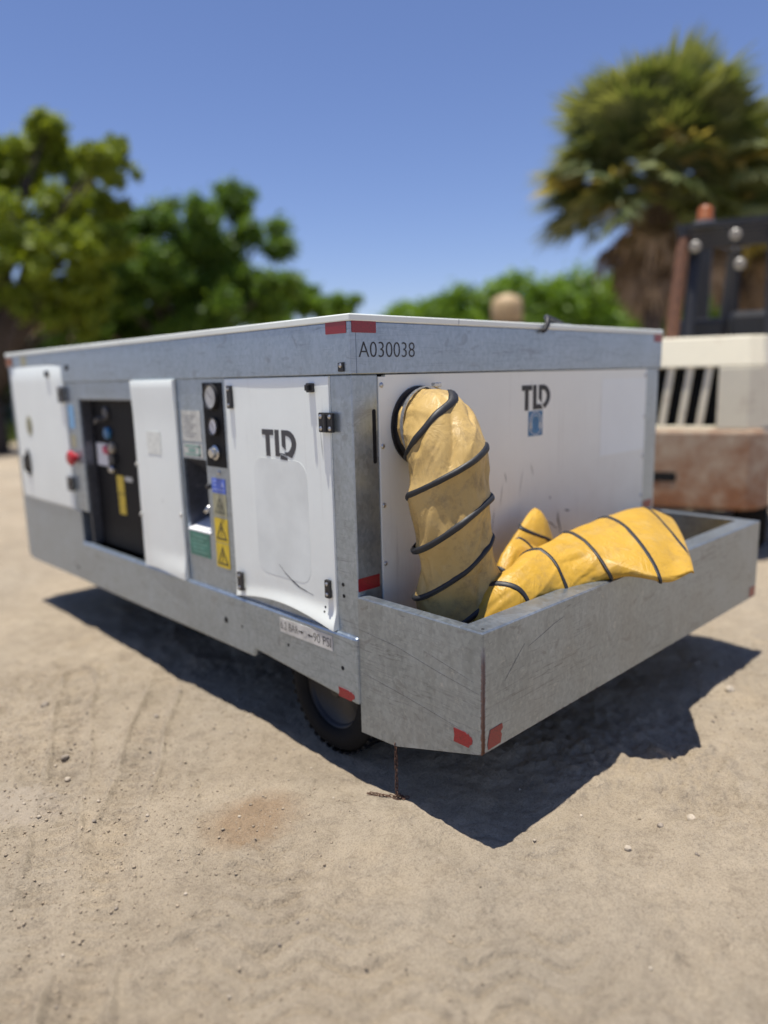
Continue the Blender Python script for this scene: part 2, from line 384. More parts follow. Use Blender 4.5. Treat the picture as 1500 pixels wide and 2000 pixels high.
# ------------------------------------------------------------------ ground
def vnoise(x, y, seed):
    rng = np.random.RandomState(seed); G = rng.rand(256, 256)
    xi = np.floor(x).astype(int); yi = np.floor(y).astype(int); fx = x - xi; fy = y - yi
    fx = fx * fx * (3 - 2 * fx); fy = fy * fy * (3 - 2 * fy)
    g = lambda a, b: G[a % 256, b % 256]
    return (g(xi, yi) * (1 - fx) + g(xi + 1, yi) * fx) * (1 - fy) + (g(xi, yi + 1) * (1 - fx) + g(xi + 1, yi + 1) * fx) * fy - .5
def fbm(x, y, f, oct_, seed, gain=.5):
    r = np.zeros_like(x); a = 1.
    for k in range(oct_): r += a * vnoise(x * f + 37.1 * k, y * f + 11.7 * k, seed + k); f *= 2.03; a *= gain
    return r
def seg_dist(x, y, pts):
    best = np.full(x.shape, 1e9); along = np.zeros_like(x); side = np.zeros_like(x); acc = 0.
    for (ax, ay), (bx, by) in zip(pts[:-1], pts[1:]):
        dx, dy = bx - ax, by - ay; L = math.hypot(dx, dy)
        t = np.clip(((x - ax) * dx + (y - ay) * dy) / L / L, 0, 1)
        d = np.hypot(x - ax - t * dx, y - ay - t * dy); mk = d < best
        best[mk] = d[mk]; along[mk] = (acc + t * L)[mk]; side[mk] = (np.sign((x - ax) * dy - (y - ay) * dx) * d)[mk]; acc += L
    return best, along, side
def ground_h(x, y):
    h = .014 * fbm(x, y, .9, 3, 3) + .024 * fbm(x, y, 4.3, 5, 11, .6)
    rough = np.clip(fbm(x, y, 1.3, 3, 41) * 2 + .55, .15, 1.3)
    h += .021 * rough * fbm(x, y, 17., 3, 23, .65)
    lump = np.clip(vnoise(x * 26, y * 26, 77) - .27, 0, 1) * np.clip(fbm(x, y, 2.1, 2, 91) * 3 + .3, 0, 1)
    h += .07 * lump
    g = lambda q, s: np.exp(-(q / s) ** 2)
    for pts, wd in TRACKS:
        d, al, sd_ = seg_dist(x, y, pts)
        wob = .008 * np.sin(al * 9)
        bk = np.clip(fbm(x, y, 3.7, 3, 33) * 2 + .85, .25, 1)
        h += -.014 * g(d, wd) + .017 * bk * g(np.abs(sd_ + wob) - wd * 1.5, .011) 
        h += .008 * np.sin(al * 2 * PI / .055 + sd_ * 28) * g(d, wd * 1.1)
    # tread print in the foreground: rows of scalloped grooves left by a wide lugged tyre
    a = .72 * x - .69 * y; b = .69 * x + .72 * y
    a2 = a + .03 * fbm(x, y, 3., 2, 5); tri = np.abs(((a2 / .26) % 1.) - .5) * 2
    bb = b + .055 * (tri * tri * (3 - 2 * tri)) + .02 * fbm(x, y, 4., 3, 8)
    q_ = (bb / .078) % 1.; dq = np.minimum(q_, 1 - q_) * .078
    on = np.clip(fbm(x, y, 3.1, 3, 61) * 3.2 + .75, 0, 1) * np.exp(-((a - .12) / .62) ** 4) * np.exp(-((b + .66) / .42) ** 4)
    h += on * (-.017 * g(dq, .0085) + .004 * g((q_ - .28) * .078, .012))
    far = np.clip((np.hypot(x, y) - 5) / 6, 0, 1)
    return h * (1 - .5 * far)
TRACKS = [([(-.05, 1.35), (-.33, .95), (-.56, .62), (-.79, .28), (-1.06, -.16), (-1.35, -.75)], .05),
          ([(-.30, 1.75), (-.55, 1.2), (-.71, .86), (-.90, .45), (-1.15, .0), (-1.5, -.6)], .05),
          ([(2.6, -.9), (1.6, -1.05), (.9, -1.25), (.2, -1.5)], .05)]
TREAD = [(.35, -.72), (-.05, -.72), (-.4, -.78), (-.75, -.92), (-1.0, -1.1)]
def grow(lo, hi, step, far_lo, far_hi):
    c = list(np.arange(lo, hi, step)); s = step; p = hi
    while p < far_hi: c.append(p); s *= 1.13; p += s
    c.append(far_hi); s = step; p = lo - step
    while p > far_lo: c.insert(0, p); s *= 1.13; p -= s
    c.insert(0, far_lo); return np.array(c)
gx = grow(-1.6, 1.9, .0085, -600, 600); gy = grow(-1.5, 1.9, .0085, -600, 600)
X_, Y_ = np.meshgrid(gx, gy, indexing='ij'); Z_ = ground_h(X_, Y_)
Z_ -= .006
# keep it level where the wheel stands
Z_ *= 1 - .7 * np.exp(-(((X_ - .18) / .14) ** 2 + ((Y_ - .25) / .2) ** 2))
nx, ny = X_.shape
idx = np.arange(nx * ny).reshape(nx, ny)
q = np.stack([idx[:-1, :-1], idx[1:, :-1], idx[1:, 1:], idx[:-1, 1:]], -1).reshape(-1, 4)
def np_mesh(name, V, Q, mat, smooth=True):
    me = bpy.data.meshes.new(name); k = Q.shape[1]
    me.vertices.add(len(V)); me.vertices.foreach_set('co', np.ascontiguousarray(V, dtype=np.float32).ravel())
    me.loops.add(Q.size); me.loops.foreach_set('vertex_index', np.ascontiguousarray(Q, dtype=np.int32).ravel())
    me.polygons.add(len(Q)); me.polygons.foreach_set('loop_start', np.arange(0, Q.size, k, dtype=np.int32))
    try: me.polygons.foreach_set('loop_total', np.full(len(Q), k, dtype=np.int32))
    except Exception: pass
    if smooth: me.polygons.foreach_set('use_smooth', np.ones(len(Q), dtype=bool))
    me.update(calc_edges=True); me.validate(); me.materials.append(mat); return me
MGROUND = ground_mat()
gme = np_mesh('ground', np.stack([X_, Y_, Z_], -1).reshape(-1, 3), q, MGROUND)
link('ground', gme, kind='structure')
def gz(x, y): return float(ground_h(np.array([x]), np.array([y]))[0]) - .006

# ------------------------------------------------------------------ the trailer unit
T = thing('ground_air_trailer', 'galvanised steel trailer unit with white doors and an open basket at its back', 'trailer', (1.05, 1.6, 0))
W, L, H = 2.10, 3.24, 1.595
# core and chassis
MB().box(.13, W - .02, .02, L - .02, .50, 1.56).build('inner_box', MUNDER, T)
MB().box(.28, W - .28, .02, L - .02, .33, .499).build('chassis', MUNDER, T)
MB().box(.28, W - .28, .02, L - .02, .31, .329).build('floor_plate', MUNDER, T)
MB().box(.03, .279, .56, L - .06, .31, .329).build('floor_plate', MUNDER, T); MB().box(W - .279, W - .03, .56, L - .06, .31, .329).build('floor_plate', MUNDER, T)
# roof
roof = MB().box(-.011, W + .011, -.011, L + .011, 1.572, H).build('roof_panel', MROOF, T, .004)
# bands below the roof
MB().prism([(-.0085, 1.408), (2.372, 1.408), (2.372, 1.506), (L, 1.506), (L, 1.5715), (-.0085, 1.5715)], (Vector((0, 0, 0)), Vector((0, 1, 0)), Vector((0, 0, 1)), Vector((-1, 0, 0))), -.018, .008).build('side_band', MG, T, .003)
MB().box(.0182, W - .0182, -.0085, .018, 1.408, 1.5715).build('rear_band', MG, T, .003)
MB().box(W - .018, W + .008, -.0085, L, 1.408, 1.5715).build('side_band', MG, T, .003)
MB().box(.0182, W - .0182, L - .018, L + .0085, 1.408, 1.5715).build('front_band', MG, T, .003)
# posts
MB().box(0, .1155, 0, .1075, .48, 1.4075).build('corner_post', MG, T, .005)
MB().box(1.968, W, 0, .1075, .48, 1.4075).build('corner_post', MG, T, .005)
MB().box(0, .11, L - .052, L, .30, 1.5055).build('corner_post', MG, T, .005)
MB().box(W - .11, W, L - .052, L, .30, 1.5055).build('corner_post', MG, T, .005)
MB().box(.002, .128, 2.2, 2.3635, .705, 1.4075).build('middle_post', MG, T, .004)
# bottom rail with its notch, and the sheet under the front door
rail = MB().prism([(-.0005, .287), (.615, .331), (.628, .296), (2.30, .2965), (2.30, .53), (-.0005, .53)], (Vector((0, 0, 0)), Vector((0, 1, 0)), Vector((0, 0, 1)), Vector((-1, 0, 0))), -.022, .0125).build('bottom_rail', MG, T, .010)
MB().prism([(2.3005, .2955), (L - .0525, .29), (L - .0525, .704), (2.3005, .704)], (Vector((0, 0, 0)), Vector((0, 1, 0)), Vector((0, 0, 1)), Vector((-1, 0, 0))), -.06, .001).build('lower_front_sheet', MG, T, .003)
MB().box(W - .012, W - .001, .1085, L - .053, .30, 1.407).build('far_side_sheet', MW, T)
MB().box(.111, W - .111, L - .012, L - .001, .30, 1.407).build('front_sheet', MG, T)
MB().box(.111, W - .111, .0, .03, .33, .4795).build('rear_sill', MG, T)
# holes in the rail and post
def hole_l(y, z, r, parent, x=-.0125, nm='bolt_hole'):
    b = MB(); b.prism(ell(0, 0, r, r, 14), FL(y, z, x), -.001, .0008); return b.build(nm, MHOLE, parent)
for (y, z, r) in ((.826, .409, .0135), (.706, .408, .005), (.391, .409, .006), (.078, .404, .008), (2.42, .36, .011)): hole_l(y, z, r, rail if y < 2.3 else T, -.0125 if y < 2.3 else -.001)
for (y, z) in ((.075, .703), (.072, .663)): hole_l(y, z, .007, T, 0.)
# bolts on the band
def bolt(fr, r, parent, nm='bolt'):
    o, u, v, n = fr
    b = MB().lathe([(r, 0), (r, .003), (r * .6, .0055), (r * .25, .006), (r * .2, .0035)], o, n, 14)
    return b.build(nm, MSTEEL, parent)
b = MB(); b.prism([(-.012, -.016), (.014, -.016), (.014, .014), (-.012, .012)], FL(.036, 1.433, -.008), .0002, .006); blk = b.build('clip', MBLK, T, .002); bolt(FL(.033, 1.436, -.014), .007, blk)
b = MB(); b.prism(rect(.03, .03), FL(2.30, 1.47, -.008), .0002, .006); b.build('clip', MBLK, T, .002)
# ---- bowed sheet door builder (closed pan, front face displaced)
def pan(name, y0, y1, z0, z1, fx, fzb, mat, ny_=28, nz_=40, x_back=.002, edge=None):
    ys = np.linspace(y1, y0, ny_); V = []; F = []
    for j in range(nz_):
        for i, y in enumerate(ys):
            zb = z0 + fzb((y1 - y) / (y1 - y0)); t = j / (nz_ - 1)
            tt = t ** 1.6; z = zb + (z1 - zb) * tt
            V.append((fx(y, z), y, z))
    F += [(j * ny_ + i, j * ny_ + i + 1, (j + 1) * ny_ + i + 1, (j + 1) * ny_ + i) for j in range(nz_ - 1) for i in range(ny_ - 1)]
    loop = [i for i in range(ny_)] + [j * ny_ + ny_ - 1 for j in range(1, nz_)] + [(nz_ - 1) * ny_ + i for i in range(ny_ - 2, -1, -1)] + [j * ny_ for j in range(nz_ - 2, 0, -1)]
    n0 = len(V)
    for k in loop: V.append((x_back, V[k][1], V[k][2]))
    n1 = n0 + len(loop)
    F += [(loop[(k + 1) % len(loop)], loop[k], n0 + k, n0 + (k + 1) % len(loop)) for k in range(len(loop))]
    F.append(tuple(n0 + k for k in range(len(loop))))
    me = bpy.data.meshes.new(name); me.from_pydata(V, [], F); me.materials.append(mat); me.update()
    o = link(name, me, T, .0018); 
    for p in me.polygons[:(ny_ - 1) * (nz_ - 1)]: p.use_smooth = True
    return o
def sm(t): t = min(1, max(0, t)); return t * t * (3 - 2 * t)
# rear side door with its dented, flared lower edge
def fx_door(y, z):
    u = (.74 - y) / .63
    zc = .585 + .03 * u + .02 * math.sin(u * PI)
    return -.0045 - .017 * sm((zc - z) / .085) * (.45 + .6 * u) + .0010 * math.sin(u * PI) * sm((z - 1.22) / .12)
door = pan('side_door', .1095, .7395, .531, 1.4035, fx_door, lambda u: .036 * math.sin(min(1, u * 1.02) * PI) ** .9, MW)
MB().box(.02, .022, .10, .75, .6105, 1.4075).build('door_liner', MBLK, T)
MB().box(.003, .022, .1085, .742, .5305, .61).build('rail_upper_lip', MG, T)
d_x = -.0046
def on_door(y, z): return fx_door(y, z)
lg = decal('logo', scl([LOGO_T, LOGO_L2, LOGO_L3, LOGO_D2], .206, .098), FL(.502, 1.121, d_x), MINK2, door, 0, .001, label='dark TLD lettering with a torn lower edge')
decal('ghost_patch', [rect(.325, .445, .06)], FL(.568, .668, d_x), MPATCH, door, -.0005, .0004, label='pale grey rounded ghost of a removed decal')
sc = MB()
pts = [Vector((fx_door(y, z) - .0006, y, z)) for y, z in ((.435, .715), (.40, .688), (.36, .667), (.315, .648), (.27, .640), (.235, .634))]
for i in range(5):
    a, b_ = pts[i], pts[i + 1]; ww = (.0015, .0025, .003, .002, .001)[i]
    sc.add([a + Vector((0, 0, ww)), b_ + Vector((0, 0, ww)), b_ - Vector((0, 0, ww)), a - Vector((0, 0, ww))], [(0, 1, 2, 3)])
sc.build('scrape_mark', MINK2, door)
def latch(y0, y1, z0, z1, x, parent, nm='latch', bolts=True):
    b = MB(); b.prism(rect(y1 - y0, z1 - z0, .004), FL(y1, z0, x), 0, .010)
    o = b.build(nm, MBLK, parent, .0015)
    if bolts:
        bolt(FL((y0 + y1) / 2, z1 - .014, x - .0098), .0065, o); bolt(FL((y0 + y1) / 2, z0 + .014, x - .0098), .0065, o)
    return o
l0 = latch(.682, .712, 1.291, 1.378, -.006, door); l0.children and None
latch(.181, .214, 1.352, 1.383, -.006, door, bolts=False)
MB().box(-.030, -.016, .19, .205, 1.358, 1.378).build('catch', MBLK, door, .002)
latch(.672, .706, .566, .642, -.012, door); latch(.128, .154, .645, .710, -.008, door)
hg = latch(.079, .149, 1.221, 1.286, -.009, door, 'hinge', bolts=False)
for yy in (.137, .091):
    for zz in (1.273, 1.234): bolt(FL(yy, zz, -.0188), .0075, hg)
MB().tube([(-.020, .114, 1.224), (-.020, .114, 1.283)], .007, 12).build('pin', MBLK, hg)
hole_l(.168, .605, .004, door, fx_door(.168, .605) - .0006, 'screw_hole'); hole_l(.170, .588, .004, door, fx_door(.17, .588) - .0006, 'screw_hole')
# ---- instrument panel (galvanised sheet with an open niche)
ip = MB()
fl0 = (Vector((0, 0, 0)), Vector((0, 1, 0)), Vector((0, 0, 1)), Vector((-1, 0, 0)))
ip.prism([(.7425, 1.075), (1.1255, 1.075), (1.1255, 1.4065), (.7425, 1.4065)], fl0, -.012, .0015)
ip.prism([(.7425, .5315), (1.1255, .5315), (1.1255, .765), (.7425, .765)], fl0, -.012, .0015)
ip.prism([(.7425, .7652), (.918, .7652), (.918, 1.0748), (.7425, 1.0748)], fl0, -.012, .0015)
ip.prism([(1.108, .7652), (1.1255, .7652), (1.1255, 1.0748), (1.108, 1.0748)], fl0, -.012, .0015)
ipo = ip.build('instrument_panel', MG, T)
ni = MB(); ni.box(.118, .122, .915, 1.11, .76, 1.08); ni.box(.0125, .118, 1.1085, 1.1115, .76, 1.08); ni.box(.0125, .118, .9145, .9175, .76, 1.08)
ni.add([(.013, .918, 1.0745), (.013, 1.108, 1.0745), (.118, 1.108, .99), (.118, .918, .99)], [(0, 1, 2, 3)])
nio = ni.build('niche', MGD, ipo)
ns = MB(); ns.add([(-.004, .92, .7655), (-.004, 1.106, .7655), (.10, 1.106, .80), (.10, .92, .80), (-.004, .92, .76), (-.004, 1.106, .76)], [(0, 3, 2, 1), (0, 1, 5, 4)])
ns.build('niche_tray', MWHT, ipo)
MB().tube([(.075, .965, .79), (.05, .955, .86), (.01, .95, .868), (.0, .96, .85)], [.012, .014, .013, .008], 10).build('drain_spout', MSTEEL, ipo, smooth=True)
gp = MB(); gp.prism(rect(.146, .338), FL(.909, 1.053, -.0015), 0, .003); gpo = gp.build('gauge_panel', MPANEL, ipo, .001)
def gauge(y, z, r, dial, knob=False):
    bz = MB().lathe([(r, 0), (r, .012), (r * .93, .015), (r * .86, .013), (r * .85, .006)], (-.0045, y, z), (-1, 0, 0), 28).build('gauge_bezel', MBLK if not knob else MSTEEL, gpo, smooth=False)
    MB().lathe([(r * .85, 0), (r * .85, .001)], (-.0105, y, z), (-1, 0, 0), 28).build('dial', dial, bz)
    nd = MB(); nd.prism([(-.0012, -.2 * r), (.0012, -.2 * r), (.0008, .6 * r), (-.0008, .6 * r)], (Vector((-.0117, y, z)), Vector((0, -.7, .7)), Vector((0, .7, .7)), Vector((-1, 0, 0))), 0, .0006); nd.build('needle', MINK, bz)
    return bz
g1 = gauge(.838, 1.335, .052, MDIAL); g2 = gauge(.831, 1.217, .036, MWHT)
MB().lathe([(.030, 0), (.030, .006), (.022, .010), (.020, .024), (.016, .027)], (-.0045, .832, 1.112), (-1, 0, 0), 24).build('selector_knob', MSTEEL, gpo)
bolt(FL(.826, 1.030, -.0015), .010, ipo); MB().lathe([(.011, 0), (.011, .012), (.008, .016)], (-.0015, .905, .968), (-1, 0, 0), 16).build('grommet', MBLK, ipo)
pl = decal('rating_plate', [rect(.155, .128)], FL(1.096, 1.150, -.0015), MPALE, ipo, .0004, .002)
bars = [[(.012 + .01 * (k % 2), .108 - .012 * k), (.115 - .02 * (k % 3), .108 - .012 * k), (.115 - .02 * (k % 3), .105 - .012 * k), (.012 + .01 * (k % 2), .105 - .012 * k)] for k in range(8)]
decal('printed_lines', bars, FL(1.096, 1.150, -.0035), plain('faint_print', (.36, .36, .33), .5), pl, .0002, .0006)
gsn = decal('green_sticker', [rect(.155, .055)], FL(1.095, 1.083, -.0015), MPALE, ipo, .0004, .002)
decal('green_print', [rect(.13, .008), [(.0, .036), (.13, .036), (.13, .044), (0, .044)], [(.115, .0), (.13, .0), (.13, .044), (.115, .044)], [(.03, .014), (.09, .014), (.09, .03), (.03, .03)]], FL(1.084, 1.089, -.0035), plain('pale_green', (.25, .42, .35), .5), gsn, .0002, .0006)
gs2 = decal('green_sign', [rect(.165, .108)], FL(1.098, .652, -.0015), MGRN, ipo, .0004, .002)
decal('printed_lines', [[(.02, .09 - k * .017), (.145 - .03 * (k % 2), .09 - k * .017), (.145 - .03 * (k % 2), .083 - k * .017), (.02, .083 - k * .017)] for k in range(5)], FL(1.098, .652, -.0035), plain('dull_green_print', (.14, .32, .25), .5), gs2, .0002, .0006)
bl = decal('blue_sticker', [rect(.101, .060)], FL(.884, .946, -.0015), MBLUE, ipo, .0004, .002)
decal('printed_lines', [[(.01, .045), (.035, .045), (.035, .05), (.01, .05)], [(.01, .03), (.035, .03), (.035, .034), (.01, .034)], [(.07, .028), (.092, .028), (.081, .048)], [(.01, .012), (.09, .012), (.09, .016), (.01, .016)]], FL(.884, .946, -.0035), plain('pale_blue_print', (.35, .42, .75), .5), bl, .0002, .0006)
def tri_sign(z0, h_, mat, mark):
    o = decal('warning_sticker', [rect(.101, h_, .004)], FL(.883, z0, -.0015), mat, ipo, .0004, .002)
    A, B, D_ = (.010, h_ * .14), (.091, h_ * .14), (.0505, h_ * .88)
    a, b_, d_ = (.020, h_ * .14 + .006), (.081, h_ * .14 + .006), (.0505, h_ * .88 - .013)
    P = [[A, B, b_, a], [B, D_, d_, b_], [D_, A, a, d_]]
    if mark == '!': P += [[(.047, h_ * .40), (.054, h_ * .40), (.0555, h_ * .64), (.0455, h_ * .64)], ell(.0505, h_ * .31, .0045, .0045, 10)]
    if mark == 'bolt': P += [[(.053, h_ * .66), (.044, h_ * .44), (.050, h_ * .45), (.046, h_ * .24), (.056, h_ * .50), (.050, h_ * .49), (.058, h_ * .66)], [(.041, h_ * .30), (.051, h_ * .30), (.046, h_ * .22)]]
    if mark == 'hot': P += [[(.036 + k * .011, h_ * .30), (.040 + k * .011, h_ * .30), (.044 + k * .011, h_ * .42), (.040 + k * .011, h_ * .54), (.036 + k * .011, h_ * .54), (.040 + k * .011, h_ * .42)] for k in range(3)] + [[(.034, h_ * .24), (.068, h_ * .24), (.068, h_ * .27), (.034, h_ * .27)]]
    decal('warning_symbol', P, FL(.883, z0, -.0035), MINK if mark != 'hot' else plain('faded_print', (.16, .16, .10), .5), o, .0002, .0007)
tri_sign(.848, .094, MYELF, 'hot'); tri_sign(.738, .103, MYEL, '!'); tri_sign(.631, .104, MYEL, 'bolt')
# ---- sliding cover
def fx_slide(y, z):
    u = (1.53 - y) / .4
    return -.014 - .010 * sm((.64 - z) / .1) * u - .004 * math.sin(u * PI) - .004 * sm((z - 1.2) / .2)
sl = pan('sliding_cover', 1.130, 1.530, .525, 1.4065, fx_slide, lambda u: .02 * math.sin(u * PI * .9) * (1 - u), MW, x_back=-.004)
decal('faded_sticker', [rect(.13, .10)], FL(1.40, 1.08, -.0186), plain('faded_cream', (.80, .82, .74), .5, scale=60), sl, 0, .0008)
for yy, zz in ((1.135, .82), (1.142, .55), (1.525, 1.02), (1.522, .78)): MB().box(-.024, -.013, yy - .006, yy + .006, zz - .008, zz + .008).build('cover_clip', MLAB, sl, .002)
# ---- control recess
rc = MB()
rc.prism([(1.1265, 1.32), (2.1998, 1.32), (2.1998, 1.4072), (1.1265, 1.4072)], fl0, -.012, .001)
rco = rc.build('recess_head', MG, T, .002)
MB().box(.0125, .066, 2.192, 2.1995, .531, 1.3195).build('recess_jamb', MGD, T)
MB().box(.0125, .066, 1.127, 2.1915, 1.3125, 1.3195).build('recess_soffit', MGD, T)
cp = MB().box(.067, .074, 1.127, 2.199, .531, 1.3195).build('control_panel', MPANEL, T)
px = .067
def on_panel(name, y0, y1, z0, z1, mat, d=.002, parent=None):
    b = MB(); b.prism(rect(y1 - y0, z1 - z0), FL(y1, z0, px), 0, d); return b.build(name, mat, parent or cp)
on_panel('document_sheet', 2.035, 2.165, .965, 1.085, MWHT, .003)
on_panel('yellow_label', 1.87, 1.95, .83, .925, MYEL); on_panel('yellow_label', 1.87, 1.945, .72, .825, MYEL)
on_panel('name_tag', 1.77, 1.85, .900, .925, MPALE)
MB().lathe([(.032, 0), (.032, .012), (.026, .02)], (px, 2.00, 1.142), (-1, 0, 0), 20).build('blue_button', MBLU2, cp)
MB().lathe([(.024, 0), (.024, .02), (.018, .028)], (px, 2.02, 1.055), (-1, 0, 0), 20).build('red_button', plain('pink_red', (.6, .1, .16), .4), cp)
MB().lathe([(.03, 0), (.03, .015), (.02, .022)], (px, 1.965, 1.065), (-1, 0, 0), 20).build('brass_valve', plain('dull_tan', (.36, .32, .25), .5), cp)
MB().box(.045, px, 1.93, 1.985, .985, 1.03).build('switch_block', plain('dark_grey', (.05, .05, .05), .5), cp, .004)
MB().lathe([(.02, 0), (.02, .02), (.014, .03)], (px, 1.965, .955), (-1, 0, 0), 18).build('chrome_knob', MSTEEL, cp)
MB().tube([(px, 2.04, 1.215), (.03, 2.04, 1.215), (.03, 2.075, 1.195)], [.018, .014, .008], 12).build('lever', plain('lever_grey', (.10, .10, .10), .5), cp)
MB().lathe([(.035, 0), (.035, .01), (.025, .014)], (px, 2.005, 1.245), (-1, 0, 0), 20).build('meter', plain('meter_grey', (.06, .06, .065), .4), cp)
# ---- front side door
fdoor = pan('front_side_door', 2.366, 3.186, .7055, 1.5045, lambda y, z: -.006 - .003 * math.sin((y - 2.366) / .82 * PI), lambda u: 0, MW, 12, 14)
decal('handle_recess', [ell(0, 0, .042, .085, 24)], FL(3.03, .925, -.0095), MBLK, fdoor, 0, .004)
MB().tube([(-.012, 3.03, .985), (-.032, 3.03, .96), (-.032, 3.03, .89), (-.012, 3.03, .865)], .010, 10).build('handle', MBLK, fdoor, smooth=True)
o = decal('round_sticker', [ell(0, 0, .05, .06, 24)], FL(2.95, 1.155, -.0095), MYELF, fdoor, 0, .001)
decal('sticker_print', [rect(.035, .07)], FL(2.955, 1.12, -.0105), plain('olive_print', (.14, .14, .09), .5), o, .0002, .0006)
latch(2.55, 2.595, 1.44, 1.475, -.008, fdoor, bolts=False)
latch(2.352, 2.425, 1.30, 1.385, -.009, fdoor, 'hinge'); latch(2.345, 2.415, .81, .89, -.009, fdoor, 'hinge')
decal('blue_sticker', [rect(.075, .125)], FL(2.345, 1.16, .002), MBLU3, T, .0004, .0016)
decal('pale_sticker', [rect(.06, .07)], FL(2.34, 1.055, .002), MYELF, T, .0004, .0016)
es = MB().lathe([(.022, 0), (.022, .02), (.040, .022), (.040, .036), (.03, .044)], (.002, 2.30, 1.0), (-1, 0, 0), 22).build('stop_button', MRED, T)
decal('amber_reflector', [rect(.10, .05)], FL(3.235, 1.515, -.008), MORG, T, .0003, .004)
decal('pale_sticker', [rect(.09, .055)], FL(2.98, 1.512, -.008), MYELF, T, .0003, .0012)
# ---- reflective tapes and lettering on the box
def tape(fr, w_, h_, parent, torn=0, seed=0):
    rr = random.Random(seed)
    if not torn: P = rect(w_, h_, .003)
    else:
        P = [(0, 0), (w_ * .8, -.001), (w_ * .86, h_ * .18), (w_ * .97, h_ * .32), (w_, h_ * .6), (w_ * .93, h_ * .82), (w_ * .85, h_ * .80), (w_ * .78, h_ * .97), (w_ * .7, h_ * .88), (w_ * .62, h_ * .99), (0, h_), (w_ * .04, h_ * .5)]
        if torn == 2: P = [(w_ - x, y) for x, y in P]
        if torn == 3: P = [(0, 0), (w_ * .72, h_ * .03), (w_ * .80, h_ * .45), (w_ * .72, h_ * .6), (w_ * .86, h_ * .75), (w_ * .80, h_), (w_ * .1, h_ * .96), (w_ * .02, h_ * .6), (-.003, h_ * .3)]
    return decal('red_reflective_tape', [P], fr, MTAPE, parent, .0004, .0014)
tape(FL(.108, 1.536, -.008), .101, .046, T); tape(FR(.0, 1.537, -.0085), .105, .046, T)
tape(FL(.104, .2945, -.0125), .085, .034, rail, 1); tape(FR(.003, .690, 0), .098, .045, T)
tape(FR(2.02, 1.535, -.0085), .085, .045, T); tape(FR(1.985, .690, 0), .09, .043, T)
text_decal('serial_number', 'A030038', FR(.028, 1.461, -.0085), .257, .049, MINK, T, .0009, -.012)
lb = decal('pressure_label', [rect(.310, .056)], FL(.437, .453, -.0125), MLAB, rail, .0003, .0016)
text_decal('lettering', '6.2 BAR', FL(.432, .467, -.0141), .108, .030, MINK, lb, .0006, -.012)
text_decal('lettering', '90 PSI', FL(.234, .464, -.0141), .098, .033, MINK, lb, .0006, -.012)
def arrow(y, z, flip):
    P = [(0, -.0022), (.018, -.0022), (.018, -.006), (.030, 0), (.018, .006), (.018, .0022), (0, .0022)]
    if flip: P = [(.030 - x, yy) for x, yy in P]
    decal('arrow', [P], FL(y, z, -.0141), MINK, lb, .0003, .0007)
arrow(.322, .481, False); arrow(.268, .480, True)
decal('smudged_mark', [arcband(0, 0, .012, .015, .004, 0, 2 * PI, 20)], FL(.285, .481, -.0141), plain('smudge', (.50, .49, .45), .6), lb, .0002, .0005)
# ---- rear panel
rp = MB().prism([(.116, .4802), (1.9675, .4802), (1.9675, 1.4045), (.148, 1.4045), (.148, 1.3985), (.116, 1.3985)], FR(), -.018, .003).build('rear_panel', MWR, T, .0015)
for z in (1.371, 1.169, .969, .766, .57): bolt(FR(.128, z, -.003), .0085, rp)
for z in (1.371, 1.169, .969, .766): bolt(FR(1.955, z, -.003), .0085, rp)
decal('ventilation_slot', [rect(.016, .180, .0078)], FR(.087, 1.114, 0), MHOLE, T, -.001, .0006)
decal('logo', scl([LOGO_T, LOGO_L, LOGO_D], .203, .102), FR(.912, 1.247, -.003), MINK, rp, .0003, .0012)
es_ = decal('hearing_protection_sticker', [rect(.101, .103)], FR(.9585, 1.140, -.003), MBLU2, rp, .0003, .0012)
k0 = (.0505, .0515)
decal('white_ring', [arcband(*k0, .047, .048, .003, 0, 2 * PI)], FR(.9585, 1.140, -.0042), MWHT, es_, .0003, .0008)
decal('headphone_symbol', [ell(.020, .045, .0085, .017, 16), ell(.081, .045, .0085, .017, 16), arcband(.0505, .058, .034, .030, .005, .1, PI - .1)], FR(.9585, 1.140, -.0042), MPALE, es_, .0003, .0008)
decal('head_outline', [arcband(.0505, .052, .027, .037, .0025, 0, 2 * PI)], FR(.9585, 1.140, -.0042), MBLU3, es_, .0009, .0012)
decal('clear_patch', [rect(.42, .355)], FR(1.535, 1.005, -.003), paint('patched_white', col=(.85, .885, .84), dirt=.25, streak=.05), rp, .0003, .0009)
# scuff marks
rr = random.Random(4)
MSCUFF = plain('scuff_dark', (.13, .12, .10), .7, scale=200, var=.4)
for (x, z, dx, dz, ww) in ((.80, 1.01, .012, -.05, .004), (.79, .97, -.02, -.10, .0025), (.735, .88, -.02, -.12, .003), (.93, 1.02, -.03, -.12, .002), (.98, 1.03, .02, -.06, .003), (.68, 1.03, .006, -.02, .004), (1.12, .87, .005, -.015, .008), (1.10, .765, .10, -.05, .006), (1.12, .745, -.10, -.04, .006), (1.19, .80, .02, -.12, .012), (1.24, .79, .05, -.005, .008), (.62, .90, .006, -.012, .003), (1.02, .79, .012, -.010, .006)):
    p0 = Vector((x, -.0036, z)); p1 = p0 + Vector((dx, 0, dz)); n_ = Vector((dz, 0, -dx)).normalized()
    m1 = p0.lerp(p1, .35) + n_ * ww * rr.uniform(-.8, .8); m2 = p0.lerp(p1, .7) + n_ * ww * rr.uniform(-.8, .8)
    MB().add([p0, m1 + n_ * ww * .5, m2 + n_ * ww * .4, p1, m2 - n_ * ww * .3, m1 - n_ * ww * .5], [(0, 1, 2, 3, 4, 5)]).build('scuff_mark', MSCUFF, rp)
